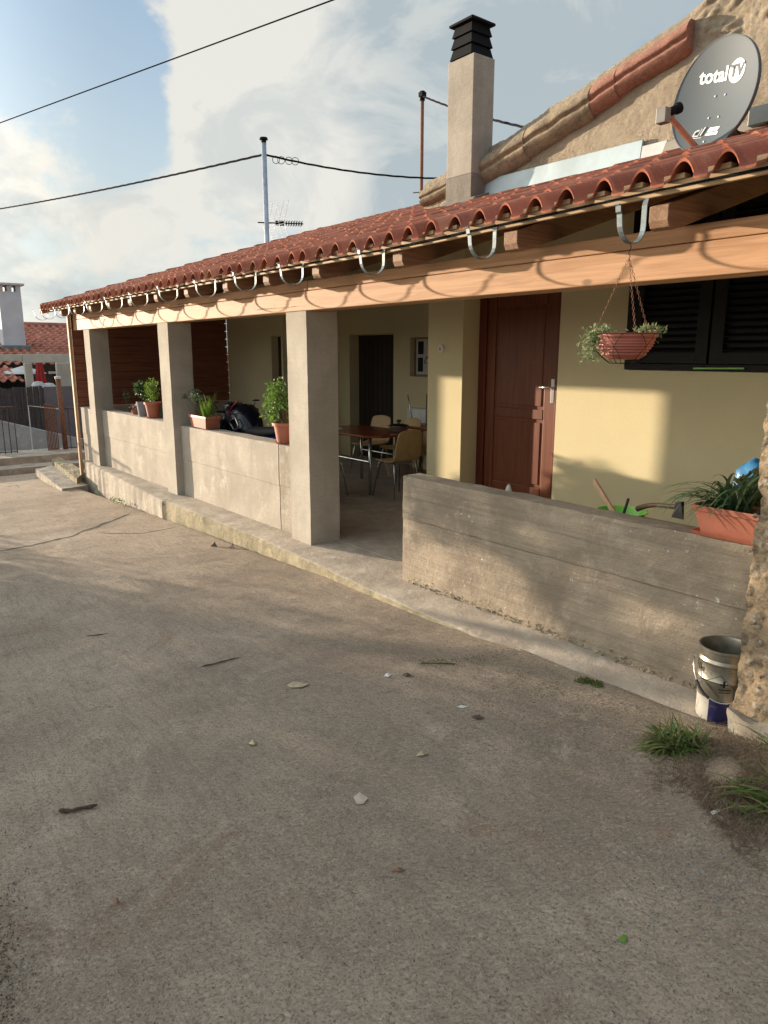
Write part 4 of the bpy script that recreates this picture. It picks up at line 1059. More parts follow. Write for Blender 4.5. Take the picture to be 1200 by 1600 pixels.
# two pots left of second post
gpt = pot('grey_pot', (-4.62, .19, .872), .075, .10, .21, 'grey glazed pot with dark leaves on the low wall between first and second post', 'greypot', tray=False, rim=False)
m = MB(); bush(m, (-.02, 0, .34), .14, .12, .13, 260, .055, .04, .3, 12); m.build('foliage', 'darkleaf', gpt, local=True)
hb = pot('herb_pot', (-4.30, .20, .872), .075, .105, .20, 'terracotta pot with a bright green herb right behind the second post edge', tray=True)
m = MB(); bush(m, (0, 0, .38), .10, .10, .17, 520, .028, .016, .6); m.build('foliage', 'brightleaf', hb, local=True)
fp = empty('pink_flower_pot', (-5.05, .24, .87), 'low pot of pink flowers half hidden behind the far low wall', 'flower pot')
m = MB(); m.lathe([(0, -.0), (.06, -.0), (.08, .06), (0, .06)], (0, 0, 0), 18); m.build('pot', 'terra_brown', fp, local=True)
m = MB(); bush(m, (0, 0, .10), .12, .08, .05, 60, .04, .03, .3); m.build('foliage', 'darkleaf', fp, local=True)
m = MB(); bush(m, (0, -.03, .11), .10, .05, .03, 30, .03, .03, .3); m.build('petals', m_plain('pink_petals', (.55, .16, .22), .7), fp, local=True)
fl_ = empty('spindly_plant', (-5.6, .3, .87), 'sparse dark spindly plant behind the far low wall near the first post', 'plant')
m = MB(); stems(m, (0, 0, 0), [(-.1, 0, .3), (.06, 0, .34), (.0, 0, .26)], .004); m.build('stems', 'stalk', fl_, local=True)
m = MB(); bush(m, (0, 0, .22), .14, .08, .14, 70, .035, .02, .2); m.build('foliage', 'darkleaf', fl_, local=True)

# near trough with spider-like plant on the near wall
nt_ = trough('window_planter', (3.97, .085, .832), .62, .185, .155, rad(0), 'large terracotta planter with drooping dark strap leaves at the pillar end of the near wall')
m = MB()
for i in range(120):
    a = random.uniform(0, 2 * math.pi); m.blade((-.14 + random.gauss(0, .035), random.gauss(0, .025), .12), (math.cos(a) * .75 - .35, math.sin(a) * .7, random.uniform(.75, 1.3)), random.uniform(.26, .50), random.uniform(.012, .019), random.uniform(.9, 1.5), 9)
m.build('strap_leaves', 'spider', nt_, local=True)
m = MB(); bush(m, (.10, .03, .22), .15, .09, .08, 420, .022, .014, .5, 14); m.build('small_foliage', 'bushleaf', nt_, local=True)
# bush in the porch behind the planter
bp = pot('bush_pot', (3.84, .50, .26), .14, .19, .34, 'clipped bronze green bush in a pot behind the near planter', 'terra_brown')
m = MB(); bush(m, (-.02, -.04, .62), .24, .20, .25, 5200, .032, .024, .5, 0); m.build('foliage', 'bushleaf', bp, local=True)
m = MB(); m.box((3.66, .3, 0), (4.2, .75, .26)); tag(m.build('plinth_block', 'wallcap', loc=(3.8, .5, 0), bevel=.01), 'plain concrete block under the bronze green bush pot', 'block')

# ------------------------------------------------------------------ things behind the near wall
def yb(px, py, y): return at(px, py, 1, y)
# blue bag
a = yb(1182, 750, .95)
m = MB()
us_ = [i / 18 for i in range(19)]; vs2 = [2 * math.pi * i / 32 for i in range(33)]
def bagf(u, v):
    t = u; r_ = .125 * math.sin(math.pi * min(.98, t * .93 + .05)) ** .6
    p = Vector((math.cos(v) * r_, math.sin(v) * r_ * .8, -.17 + .30 * t)); n_ = noise.noise(p * 14) * .04 + noise.noise(p * 34) * .02
    return a + p * (1 + n_ / .15 * .6)
m.grid(bagf, us_, vs2)
bag = m.build('blue_bag', 'blueplastic', loc=(a.x, a.y, a.z - .17), smooth=True); tag(bag, 'crumpled blue plastic sack standing behind the bush by the pillar', 'bag')
m = MB(); m.box((a.x - .2, a.y - .2, 0), (a.x + .25, a.y + .25, a.z - .165)); tag(m.build('storage_crate', 'handlewood', loc=(a.x, a.y, 0), bevel=.01), 'wooden crate under the blue sack behind the near wall', 'crate')
# work stand (barrel) carrying green basin, stick and axe
a = yb(972, 800, .42)
zt = .675
m = MB(); m.box((2.75, .22, zt - .05), (3.62, .80, zt))
ws = empty('work_bench', (3.2, .5, 0), 'low wooden bench behind the near wall under the green basin', 'bench')
m.build('bench_top', 'handlewood', ws, bevel=.006)
for x in (2.80, 3.57):
    for y in (.27, .75):
        m = MB(); m.box((x - .03, y - .03, 0), (x + .03, y + .03, zt - .051)); m.build('leg', 'handlewood', ws)
bcn = yb(970, 800, .45)
m = MB(); m.lathe([(0, 0), (.11, 0), (.15, .085), (.165, .09), (.165, .096), (.15, .096), (.108, .008), (0, .008)], (bcn.x, bcn.y, zt + .001), 32)
tag(m.build('green_basin', 'greenplastic', loc=(bcn.x, bcn.y, zt)), 'bright green plastic basin just showing above the near wall', 'basin')
p0, p1 = yb(952, 789, .37), yb(928, 750, .37)
m = MB(); d_ = (p1 - p0); m.bar(p0 - d_ * .8, p1, .028, .020, up=(0, 1, 0)); tag(m.build('wooden_stick', 'palewood', loc=p0 - d_, bevel=.003), 'pale flat wooden stick leaning up out of the green basin', 'stick')
p0, p1 = yb(977, 795, .30), yb(982, 779, .30)
m = MB(); m.bar(p0 + (p0 - p1) * 1.5, p1, .014, .012, up=(0, 1, 0)); tag(m.build('dark_tool', 'axe', loc=p0, bevel=.002), 'small dark tool grip sticking up between the basin and the axe', 'tool')
ax = empty('axe', yb(1060, 803, .20), 'axe with brown wooden handle resting on top of the near wall', 'axe')
p0, p1 = yb(996, 795, .22), yb(1066, 787, .12)
m = MB(); pts = [p0.lerp(p1, t) + Vector((0, 0, .012 * math.sin(t * 5))) for t in [i / 8 for i in range(9)]]; m.tube(pts, [.017, .015, .014, .013, .013, .013, .014, .014, .014], 8); m.build('handle', 'handlewood', ax, smooth=True)
A = [yb(1057, 784, .12), yb(1067, 784, .12), yb(1068, 812, .11), yb(1049, 808, .11), yb(1055, 797, .12)]
m = MB(); n = 5; o_ = Vector((0, .016, 0)); th = [1, 1, .15, .15, .8]
m.add([p - o_ * t for p, t in zip(A, th)] + [p + o_ * t for p, t in zip(A, th)], [tuple(range(n)), tuple(range(2 * n - 1, n - 1, -1))] + [(i, n + i, n + (i + 1) % n, (i + 1) % n) for i in range(n)])
m.build('axe_head', 'axe', ax, bevel=.002)
# pale sack tip on the wall near door
a = yb(795, 756, .3)
m = MB(); m.grid(lambda u, v: (a.x + math.cos(v) * .05 * (1 - u) ** .6, a.y + math.sin(v) * .04 * (1 - u) ** .6, .70 + u * (a.z - .70) + noise.noise(Vector((u * 6, v, 0))) * .006), [i / 8 for i in range(9)], [2 * math.pi * i / 14 for i in range(15)])
tag(m.build('beige_sack', 'cream', loc=(a.x, a.y, .7), smooth=True), 'tip of a beige sack peeking over the near wall below the door', 'sack')
m = MB(); m.lathe([(0, 0), (.12, 0), (.13, .35), (.12, .69), (0, .70)], (a.x, a.y, .004), 20); tag(m.build('storage_bin', 'lightgrey', loc=(a.x, a.y, 0)), 'grey bin standing behind the near wall under the beige sack', 'bin')

# ------------------------------------------------------------------ hanging basket
hkx = hook_x[0]; hb0 = Vector((hkx, -.434, 2.305 - .085))
bk2 = empty('hanging_basket', (hkx, -.42, 1.68), 'round terracotta bowl in a wire basket hanging by chains from the nearest gutter bracket', 'hanging basket')
ctr = Vector((hkx, -.42, 1.825)); RR = .152
m = MB(); m.tube([hb0 + Vector((0, 0, .004)), hb0 + Vector((.008, 0, -.01)), hb0 + Vector((-.004, 0, -.035)), hb0 + Vector((.006, 0, -.05)), hb0 + Vector((.0, 0, -.058))], .002, 6); m.build('hanging_hook', 'darkmetal', bk2)
hp0 = hb0 + Vector((0, 0, -.055))
for a in (rad(200), rad(320), rad(80)):
    e = ctr + Vector((math.cos(a) * RR, math.sin(a) * RR, .0)); m = MB(); n = 26; 
    for i in range(n):
        pa = hp0.lerp(e, i / n); pb = hp0.lerp(e, (i + 1.15) / n); d = (pb - pa); s_ = d.orthogonal().normalized() if i % 2 else d.cross(d.orthogonal()).normalized()
        lw2 = .0042; q = [pa + d * t + s_ * w2 * lw2 for t, w2 in ((0, 0), (.2, 1), (.8, 1), (1, 0), (.8, -1), (.2, -1), (0, 0))]
        m.tube(q, .0011, 4, False)
    m.build('chain', 'rust', bk2)
m = MB(); pr = [(0, -.118), (.07, -.116), (.10, -.095)]
for i in range(7):
    t = i / 6; r_ = .10 + .036 * math.sin(t * math.pi / 2); z = -.095 + .075 * t; pr += [(r_ + .0006, z), (r_ + .0006, z + .009), (r_ - .0004, z + .0105)]
pr += [(.138, -.018), (.146, -.014), (.147, .002), (.142, .003), (.135, -.02), (0, -.02)]
m.lathe(pr, ctr, 48); m.build('bowl', 'terra_brown', bk2, smooth=False)
m = MB(); m.lathe([(0, -.012), (.137, -.012)], ctr, 24); m.build('soil', 'soil', bk2)
m = MB(); ring = [ctr + Vector((math.cos(2 * math.pi * i / 40) * RR, math.sin(2 * math.pi * i / 40) * RR, .0)) for i in range(41)]; m.tube(ring, .0018, 6, False)
bot = [ctr + Vector((.01 + math.cos(2 * math.pi * i / 30) * .065, math.sin(2 * math.pi * i / 30) * .065, -.135)) for i in range(31)]; m.tube(bot, .0018, 6, False)
for k in range(12):
    a0 = 2 * math.pi * k / 12; pts = []
    for i in range(13):
        t = i / 12; a = a0 + (.42 if k % 2 else -.42) * math.sin(t * math.pi / 2); r_ = RR * (1 - t ** 2.4) + .062 * t ** 2.4; pts.append(ctr + Vector((math.cos(a) * r_, math.sin(a) * r_, -.136 * t)))
    m.tube(pts, .0013, 5, False)
m.build('wire_frame', 'darkmetal', bk2)
m = MB()
def trail(sx, sy, n, drop, out=.02):
    for _ in range(n):
        a = random.gauss(0, .28); base = Vector((sx, sy, 0)); L_ = random.uniform(.2, 1) * drop
        p = ctr + base * (RR * random.uniform(.75, 1.02)) + Vector((random.gauss(0, .02), random.gauss(0, .02), .005)); 
        q = p + base * random.uniform(0, out) + Vector((random.gauss(0, .018), random.gauss(0, .018), -L_))
        k = max(3, int(L_ / .012))
        for i in range(k):
            c_ = p.lerp(q, i / k)
            for _2 in range(2): m.leaf(c_, (random.gauss(0, 1), random.gauss(0, 1), random.gauss(0, .6)), random.uniform(.016, .03), .008, bend=.4)
lx = -CR
trail(lx.x, lx.y, 34, .155, .045); trail(lx.x * .8, lx.y * .8, 20, .03); trail(-lx.x, -lx.y, 8, .055, .05)
for sgn, cnt in ((1, 60), (-1, 90)):
    for _ in range(cnt):
        c_ = ctr + Vector((lx.x, lx.y, 0)) * sgn * random.uniform(.07, .16) + Vector((random.gauss(0, .02), random.gauss(0, .02), random.uniform(.0, .03)))
        m.leaf(c_, (random.gauss(0, 1), random.gauss(0, 1), random.uniform(.1, 1.6)), random.uniform(.02, .038), .009, bend=.4)
m.build('succulents', 'succulent', bk2)

# ------------------------------------------------------------------ table and chairs
tb = empty('dining_table', (-2.15, 2.22, 0), 'varnished reddish wooden table with steel legs under the porch', 'table')
m = MB(); x0, x1, y0, y1 = -2.88, -1.46, 1.80, 2.66; c_ = .16
m.prism([(x0 + c_, y0), (x1 - c_, y0), (x1, y0 + c_), (x1, y1 - c_), (x1 - c_, y1), (x0 + c_, y1), (x0, y1 - c_), (x0, y0 + c_)], .725, .75, 2); m.build('tabletop', 'tabletop', tb, bevel=.006)
for x in (x0 + .18, x1 - .16):
    for y in (y0 + .10, y1 - .10):
        m = MB(); m.tube([(x, y, .0), (x, y, .725)], .021, 12); m.build('leg', 'chrome', tb, smooth=True)
m = MB(); m.tube([(x0 + .18, y0 + .1, .42), (x1 - .16, y0 + .1, .42)], .010, 8); m.build('stretcher', 'chrome', tb)
m = MB(); m.tube([(x0 + .18, y1 - .1, .42), (x1 - .16, y1 - .1, .42)], .010, 8); m.build('stretcher', 'chrome', tb)
def make_chair(label):
    root = empty('chair', (0, 0, 0), label, 'chair', 'plywood shell chairs round the porch table')
    # local: faces +y, back at -y
    prof = [(.20, .445), (.18, .452), (.0, .440), (-.14, .445), (-.185, .475), (-.205, .54), (-.225, .66), (-.25, .80), (-.258, .845)]
    m = MB(); n = 10
    def f(i, j):
        y, z = prof[i]; t = j / n * 2 - 1; hw = .205 if i < 5 else (.20 if i < 7 else (.185 if i == 7 else .155))
        if i == 0: hw = .185
        return (hw * t, y + (-.02 * (1 - t * t) if i > 5 else 0) + (.0), z + (.010 * t * t if i < 4 else 0) - (0 if i < 8 else .02 * t * t))
    m.grid(f, range(len(prof)), range(n + 1)); o = m.build('shell', 'ply', root, smooth=True, local=True); md = o.modifiers.new('s', 'SUBSURF'); md.levels = 1; md.render_levels = 2
    md = o.modifiers.new('t', 'SOLIDIFY'); md.thickness = .011; md.offset = 0
    for sx in (-1, 1):
        for sy in (-1, 1):
            m = MB(); m.tube([(sx * .14, sy * .12, .432), (sx * .165, sy * .15, .42), (sx * .21, sy * .215, .0)], .0095, 8); m.build('leg', 'chrome', root, smooth=True, local=True)
    m = MB(); m.tube([(-.14, .12, .432), (.14, .12, .432)], .009, 8); m.tube([(-.14, -.12, .432), (.14, -.12, .432)], .009, 8); m.build('seat_frame', 'chrome', root, local=True)
    return root
spots = [(-1.36, 2.12, 90, 'plywood chair with its back turned at the near end of the porch table'),
         (-1.25, 2.85, 100, 'plywood chair behind the nearest one, half hidden by the yellow pier'),
         (-1.95, 1.42, 8, 'chair with seat and thin legs just beside the middle post'),
         (-2.35, 2.95, 180, 'chair on the far side of the table facing the viewer, in the middle'),
         (-2.95, 2.9, 190, 'chair on the far side of the table nearest to the middle post'),
         (-1.70, 3.15, 170, 'chair behind the cooking pot against the back wall')]
base = make_chair(spots[0][3])
for i, (x, y, a, lb) in enumerate(spots):
    o = base if i == 0 else copy_tree(base)
    o.location = (x, y, .004); o.rotation_euler = (0, 0, rad(a)); o['label'] = lb
o = copy_tree(base); o.location = (-2.25, 3.42, 1.17); o.rotation_euler = (rad(180), 0, rad(190)); o['label'] = 'chair turned upside down on the small table by the back wall'
st = empty('side_table', (-2.2, 3.42, 0), 'small wooden side table against the back wall carrying an upturned chair', 'table')
m = MB(); m.box((-2.75, 3.15, .70), (-1.6, 3.72, .735)); m.build('tabletop', 'tabletop', st, bevel=.004)
for x in (-2.70, -1.65):
    for y in (3.2, 3.67): m = MB(); m.box((x - .02, y - .02, 0), (x + .02, y + .02, .70)); m.build('leg', 'handlewood', st)
a = at(655, 650, 1, 3.62); m = MB(); m.box((a.x - .22, 3.56, .737), (a.x + .22, 3.72, .95)); tag(m.build('white_box', 'white', loc=(a.x, 3.6, .737), bevel=.015), 'white box standing on the small side table by the back wall', 'box')
m = MB(); a = at(622, 727, 1, 3.1); m.lathe([(0, 0), (.15, 0), (.19, .19), (.20, .20), (.19, .20), (.14, .01), (0, .01)], (a.x, a.y, .004), 26); tag(m.build('pink_basin', m_plain('pale_pink_plastic', (.50, .36, .30), .5), loc=(a.x, a.y, 0)), 'pale pinkish basin on the floor beneath the chairs', 'basin')
cpt = empty('cooking_pot', (-1.72, 2.44, .752), 'steel cooking pot with black lid knob on the table edge', 'pot'); 
m = MB(); m.lathe([(0, 0), (.10, 0), (.115, .02), (.118, .075), (.125, .08), (.113, .08), (.11, .01), (0, .01)], (0, 0, 0), 30); m.build('pot', 'steel', cpt, local=True, smooth=True)
m = MB(); m.lathe([(.127, .080), (.125, .088), (.06, .105), (0, .108)], (0, 0, 0), 30); m.build('lid', 'shutter', cpt, local=True, smooth=True)
m = MB(); m.lathe([(.012, .10), (.012, .125), (.030, .13), (.030, .155), (0, .16)], (0, 0, 0), 16); m.build('knob', 'rubber', cpt, local=True)
m = MB(); m.bar((.11, 0, .068), (.19, .02, .07), .03, .012); m.bar((-.11, 0, .068), (-.19, -.02, .07), .03, .012); m.build('side_handle', 'rubber', cpt, local=True)
m = MB(); m.box((-2.62, 1.93, .752), (-2.42, 2.05, .775)); tag(m.build('white_packet', 'white', loc=(-2.5, 2, .752)), 'small white packet lying on the table by the middle post', 'packet')

# ------------------------------------------------------------------ scooter parked behind the low wall
sc_ = empty('motor_scooter', (-2.42, .62, 0), 'dark motor scooter parked behind the low wall, leaning beside the geranium', 'scooter')
def sp(px, py, y=.85): return at(px, py, 1, y)
m = MB()
O = Vector((-1.75, .95, 0))
def shell(prof_pts, wid, mb, yc=.95):
    n = len(prof_pts); K = 7
    def f(i, j):
        x, z = prof_pts[i]; t = j / (K - 1) * 2 - 1; w_ = wid[i]
        return (x + .04 * (1 - t * t), yc + w_ * t, z + .03 * (1 - t * t))
    mb.grid(f, range(n), range(K))
m = MB(); m.lathe([(.12, -.04), (.20, -.055), (.235, -.03), (.245, 0), (.235, .03), (.20, .055), (.12, .04)], (0, 0, 0), 30)
wv = list(m.v)
SX = -.62
for wx in (-2.95, -1.70):
    m3 = MB(); m3.v = [(wx + p[0], .62 + p[2], .25 + p[1]) for p in wv]; m3.f = m.f; m3.mi = m.mi; whl = m3.build('wheel', 'rubber', sc_, smooth=True)
    m4 = MB(); m4.tube([(wx, .58, .25), (wx, .66, .25)], .13, 20); m4.build('rim', 'steel', whl)
# bodywork is a rounded volume from lofted rings (x along the scooter)
def loft(rings, mt, name, K=16):
    mm = MB()
    def f(i, j):
        x, zc, hy, hz = rings[i]; x += SX; a = 2 * math.pi * j / K; s_ = lambda t: math.copysign(abs(t) ** .75, t)
        return (x, .62 + hy * s_(math.cos(a)), zc + hz * s_(math.sin(a)))
    mm.grid(f, range(len(rings)), range(K + 1)); mm.add([f(0, j) for j in range(K)], [tuple(range(K))]); mm.add([f(len(rings) - 1, j) for j in range(K)], [tuple(range(K - 1, -1, -1))])
    return mm.build(name, mt, sc_, smooth=True)
loft([(-1.55, .62, .12, .06), (-1.35, .66, .16, .16), (-1.05, .70, .16, .15), (-.82, .76, .10, .08), (-.76, .78, .04, .03)], 'scooterblue', 'body')
loft([(-1.68, .82, .10, .03), (-1.5, .85, .15, .05), (-1.15, .86, .15, .055), (-.85, .90, .10, .04)], 'rubber', 'seat')
loft([(-2.22, .52, .06, .12), (-2.16, .70, .17, .34), (-2.08, .74, .21, .38), (-2.0, .76, .20, .36), (-1.96, .72, .10, .28)], 'scooter', 'leg_shield')
loft([(-2.02, .78, .10, .12), (-1.93, .85, .18, .25), (-1.78, .88, .20, .27), (-1.62, .84, .15, .22), (-1.52, .76, .06, .12)], 'scooter', 'body_fairing')
loft([(-2.62, .50, .04, .03), (-2.45, .54, .09, .06), (-2.2, .52, .09, .07), (-2.1, .46, .05, .05)], 'scooter', 'front_mudguard')
loft([(-2.05, .26, .14, .05), (-1.8, .26, .15, .05), (-1.5, .32, .15, .10)], 'scooter', 'footboard')
m = MB(); m.tube([(-2.1 + SX, .62, .95), (-2.05 + SX, .62, 1.05)], .03, 10); m.tube([(-1.98 + SX, .34, 1.06), (-2.05 + SX, .50, 1.04), (-2.05 + SX, .74, 1.04), (-1.98 + SX, .90, 1.06)], .014, 8); hb_ = m.build('handlebar', 'rubber', sc_, smooth=True)
loft([(-2.20, 1.06, .05, .05), (-2.12, 1.08, .12, .08), (-2.0, 1.10, .10, .06)], 'scooter', 'headset')
for sy in (.38, .86):
    m = MB(); m.tube([(-2.03 + SX, sy, 1.08), (-2.05 + SX, sy + (sy - .62) * .15, 1.15)], .006, 6); m.lathe([(0, 0), (.05, 0), (.055, .012), (0, .02)], (-2.05 + SX, sy + (sy - .62) * .15, 1.16), 16); m.build('mirror', 'rubber', hb_)
# silver trim loop and red edge facing the viewer
lp = [sp(x, y, .42) for x, y in ((362, 656), (368, 653), (372, 664), (371, 670), (366, 672), (358, 660), (362, 656))]
m = MB(); m.tube(lp, .012, 8, False); m.build('chrome_trim', 'chrome', sc_, smooth=True)
m = MB(); m.tube([sp(x, y, .42) for x, y in ((372, 626), (362, 636), (357, 647), (360, 655))], .008, 8); m.build('red_trim', 'scooterred', sc_, smooth=True)

# ------------------------------------------------------------------ overhead wires and poles
def cable(name, a, b, sag, r_, label, n=30, twist=False):
    a, b = Vector(a), Vector(b); m = MB(); pts = [a.lerp(b, i / n) - Vector((0, 0, sag * 4 * (i / n) * (1 - i / n))) for i in range(n + 1)]
    if twist:
        dd = (b - a).normalized(); s1 = dd.orthogonal().normalized(); s2 = dd.cross(s1); N2 = 600
        for ph in (0, 2.1, 4.2):
            pp = []
            for i in range(N2 + 1):
                t = i / N2; p = a.lerp(b, t) - Vector((0, 0, sag * 4 * t * (1 - t))); an = t * (b - a).length * 5 + ph; pp.append(p + (s1 * math.cos(an) + s2 * math.sin(an)) * r_ * .6)
            m.tube(pp, r_ * .55, 5)
    else: m.tube(pts, r_, 6)
    return tag(m.build(name, 'cable', loc=a), label, 'cable')
a, b_ = at(0, 192, 2, 6.6), at(520, 0, 2, 6.6); d = (b_ - a)
cable('overhead_cable', a - d * .6, b_ + d * .8, .0, .011, 'thin black overhead cable crossing the upper left of the sky')
gp_t = at(412, 219, 0, -9.); gpx = gp_t.x; gpy = gp_t.y
pl = empty('antenna_pole', (gpx, gpy, gz(-9)), 'grey steel pole carrying a television aerial behind the tiled roof', 'pole')
m = MB(); m.tube([(gpx + .02, gpy, gz(-9) - .3), (gpx, gpy, 6.05)], .052, 14); m.build('mast', 'zinc_pole', pl, smooth=True)
m = MB(); m.tube([(gpx, gpy, 6.05), (gpx, gpy, 6.10), (gpx, gpy, 6.11), (gpx, gpy, 6.15)], [.055, .05, .09, .08], 12); m.build('pole_cap', 'darkmetal', pl)
wz = at(412, 241, 0, -9.).z
ae = Vector((gpx, gpy, at(416, 348, 0, -9.).z))
# aerial points to image right
dr_ = Vector((.35, .93, .02)).normalized(); up_ = Vector((0, 0, 1)); sd = dr_.cross(up_)
m = MB(); m.tube([ae - dr_ * .18, ae + dr_ * .80], .014, 6); am = m.build('aerial_boom', 'darkmetal', pl)
m = MB()
for i in range(9):
    c_ = ae + dr_ * (.32 + i * .055); m.tube([c_ - sd * .10 - up_ * .04, c_ + sd * .10 + up_ * .04], .008, 5); m.tube([c_ - sd * .05 + up_ * .05, c_ + sd * .05 - up_ * .05], .008, 5)
m.tube([ae + dr_ * .2, ae + dr_ * .38 ], .05, 8); m.build('director_elements', 'darkmetal', am)
m = MB()
for s_ in (1, -1):
    pln = (dr_ * .25 + up_ * s_ * .95)
    for i in range(9):
        c_ = ae + dr_ * .15 + pln * (i / 8 * .44); m.tube([c_ - sd * .30 - dr_ * .18, c_ + sd * .30 + dr_ * .18], .0055, 4)
    for j in range(5):
        c_ = ae + dr_ * (.15 - .18 + j * .09) + sd * (-.30 + j * .15); m.tube([c_, c_ + pln * .44], .0055, 4)
m.build('reflector_grid', 'zinc_pole', am)
far = at(0, 321, 0, -24.)
cable('overhead_cable', (gpx, gpy, wz), far + (far - Vector((gpx, gpy, wz))) * .5, .12, .022, 'thick twisted cable running from the aerial pole to the left', twist=True)
e2 = at(697, 263, 1, 9.)
cable('overhead_cable', (gpx, gpy, wz), e2 + (e2 - Vector((gpx, gpy, wz))) * .5, .25, .020, 'twisted cable running from the aerial pole right towards the chimney', twist=True)
m = MB()
for i, px_ in enumerate((430, 438, 450, 460)):
    c_ = Vector((gpx, gpy, wz)).lerp(e2, (px_ - 412) / 285 * .92); c_.z -= .03
    m.tube([c_ + Vector((math.sin(t) * .045, math.sin(t) * .06, -.06 + math.cos(t) * .075)) for t in [j * .57 for j in range(12)]], .007, 5, False)
m.build('cable_loops', 'cable', pl)
rt = at(660, 150, 1, 8.6); rp = empty('rusty_pole', (rt.x, rt.y, 4.5), 'thin rusty steel pole rising behind the tiled roof left of the chimney', 'pole')
m = MB(); m.tube([(rt.x, rt.y, gz(-7) - .3), (rt.x, rt.y, rt.z)], .04, 10); m.build('mast', 'rust', rp, smooth=True)
m = MB(); m.bar((rt.x, rt.y, rt.z - .02), (rt.x, rt.y, rt.z + .08), .13, .13); m.tube([(rt.x, rt.y, rt.z + .1), (rt.x, rt.y, rt.z - .1)], .06, 8); m.build('insulator', 'darkmetal', rp)
m = MB(); c_ = at(658, 300, 1, 8.6); m.tube([c_ - Vector((.18, .1, 0)), c_ + Vector((.1, .1, 0))], .012, 6); m.build('cross_bolt', 'rust', rp)
cable('overhead_cable', rt, at(830, 201, 1, 6.), .05, .02, 'cable running from the rusty pole behind the chimney to the gable', twist=True)

# ------------------------------------------------------------------ railing, gate, walls and neighbour house far left
XR = -11.0
def rail(name, y0, y1, zt0, zt1, zb, n, label, mt='rail', r_=.010, top=True):
    root = empty(name, (XR, y0, zb), label, 'railing')
    if top: m = MB(); m.tube([(XR, y0, zt0), (XR, y1, zt1)], .018, 8); m.build('top_rail', mt, root)
    m = MB(); m.tube([(XR, y0, zb + .08), (XR, y1, zb + .08)], .012, 8); m.build('bottom_rail', mt, root)
    for i in range(n):
        t = i / (n - 1); m = MB(); y = y0 + (y1 - y0) * t; m.tube([(XR, y, zb), (XR, y, zt0 + (zt1 - zt0) * t)], r_, 6); m.build('baluster', mt, root)
    return root
def yz(px, py, X=XR): p = at(px, py, 0, X); return p.y, p.z
y0, z0 = yz(0, 635); y1, z1 = yz(20, 636)
rail('railing', y1 - 1.6, y1, z0, z1, -.33, 15, 'dark bar railing left of the gate at the top of the steps')
ya, za = yz(69, 632); yb_, zb_ = yz(86, 636)
gt = rail('garden_gate', ya, yb_, za, zb_, -.33, 8, 'brown steel bar gate hung on the rusty post', 'rust', .011); gt['category'] = 'gate'
y2, z2 = yz(96, 638); y3, z3 = yz(126, 640)
rail('railing', y2, y3 + .5, z2, z3, -.33, 8, 'dark bar railing between the rusty post and the porch corner')
yp, zp = yz(90, 592)
rpp = empty('gate_post', (XR + .02, yp, -.35), 'thick rusty round steel post beside the bar gate', 'post')
m = MB(); m.tube([(XR + .02, yp + .03, -.40), (XR + .02, yp, zp)], .052, 14); m.build('shaft', 'rust', rpp, smooth=True)
m = MB(); m.tube([(XR + .02, yp, zp), (XR + .02, yp, zp + .05), (XR + .02, yp, zp + .06)], [.06, .06, .03], 14); m.build('post_cap', 'lightgrey', rpp)
# thin white fence frame behind
wy0, wz0 = yz(44, 634, -12.5); wy1, wz1 = yz(70, 640, -12.5)
m = MB(); m.tube([(-12.5, wy0, -.5), (-12.5, wy0, wz0), (-12.5, wy1 + .3, wz1)], .014, 6); tag(m.build('fence_frame', 'lightgrey', loc=(-12.5, wy0, -.5)), 'thin pale metal fence frame standing on the whitewashed wall', 'fence frame')
m = MB(); wp = [(-1.5, -1.4), (6., -1.4), (6., -.9), (1.72, -.34), (-.04, .21), (-1.5, .34)]
m.prism(wp, -13.7, -13.5, 0); tag(m.build('whitewashed_wall', 'whitewash', loc=(-13.6, 0, -1.4), bevel=.02), 'whitewashed masonry wall with a sloping top behind the gate', 'wall')
# reed screen: vertical reeds
m = MB(); y = -1.6
ysplit = yz(71, 640, -15)[0]
while y < ysplit:
    h = .90 + noise.noise(Vector((y * 3, 0, 0))) * .05 + random.uniform(-.02, .02); m.bar((-15 + random.uniform(-.01, .01), y, -1.3), (-15 + random.uniform(-.02, .02), y + random.uniform(-.01, .01), h), .030, .022); y += .026
rs = m.build('reed_fence', 'reed', loc=(-15, -1, -1.3)); tag(rs, 'dark reed screen fence behind the whitewashed wall', 'fence')
m = MB()
for z_ in (.70, .35, 0, -.4): m.bar((-14.98, -1.6, z_), (-14.98, ysplit, z_ + .01), .01, .02)
m.build('tie_wires', 'rail', rs)
m = MB(); m.box((-15.0, ysplit + .01, -1.3), (-14.95, 4.5, .90)); tag(m.build('screen_panel', 'greypanel', loc=(-15, 2, -1.3)), 'smooth grey screen panel right of the reed fence', 'screen')

nh = empty('neighbour_house', (-20, 1, -1), 'neighbouring house with an old orange tiled roof and pale pergola beam', 'house')
# roof facing the camera: local strip along y
def far_tiles(y0, y1, xe, ze, xr, zr_, name, mt='tile_far', pitch=.24, co=.36):
    m = MB(); L_ = math.hypot(xe - xr, ze - zr_); nc = int(L_ / co); ny = int((y1 - y0) / pitch)
    for c in range(nc):
        jit = [random.uniform(-.012, .012) for _ in range(ny + 1)]
        def f(u, r):
            i = min(ny - 1, int(u)); w_ = wave(u) * 1.05; s_ = c * co + jit[i] * (r < 2) - (.03 if w_ > .02 else 0)
            if r == 2: s_ = (c + 1) * co + .05
            t = s_ / L_; dz = (.01, .035, .004)[r]
            return (xe + (xr - xe) * t, y0 + u * pitch, ze + (zr_ - ze) * t + w_ + dz)
        m.grid(f, [i / 8 for i in range(ny * 8 + 1)], range(3))
    return m
zr2 = at(60, 510, 0, -24.).z
RS = (zr2 - 1.42) / (24 - 18.2)
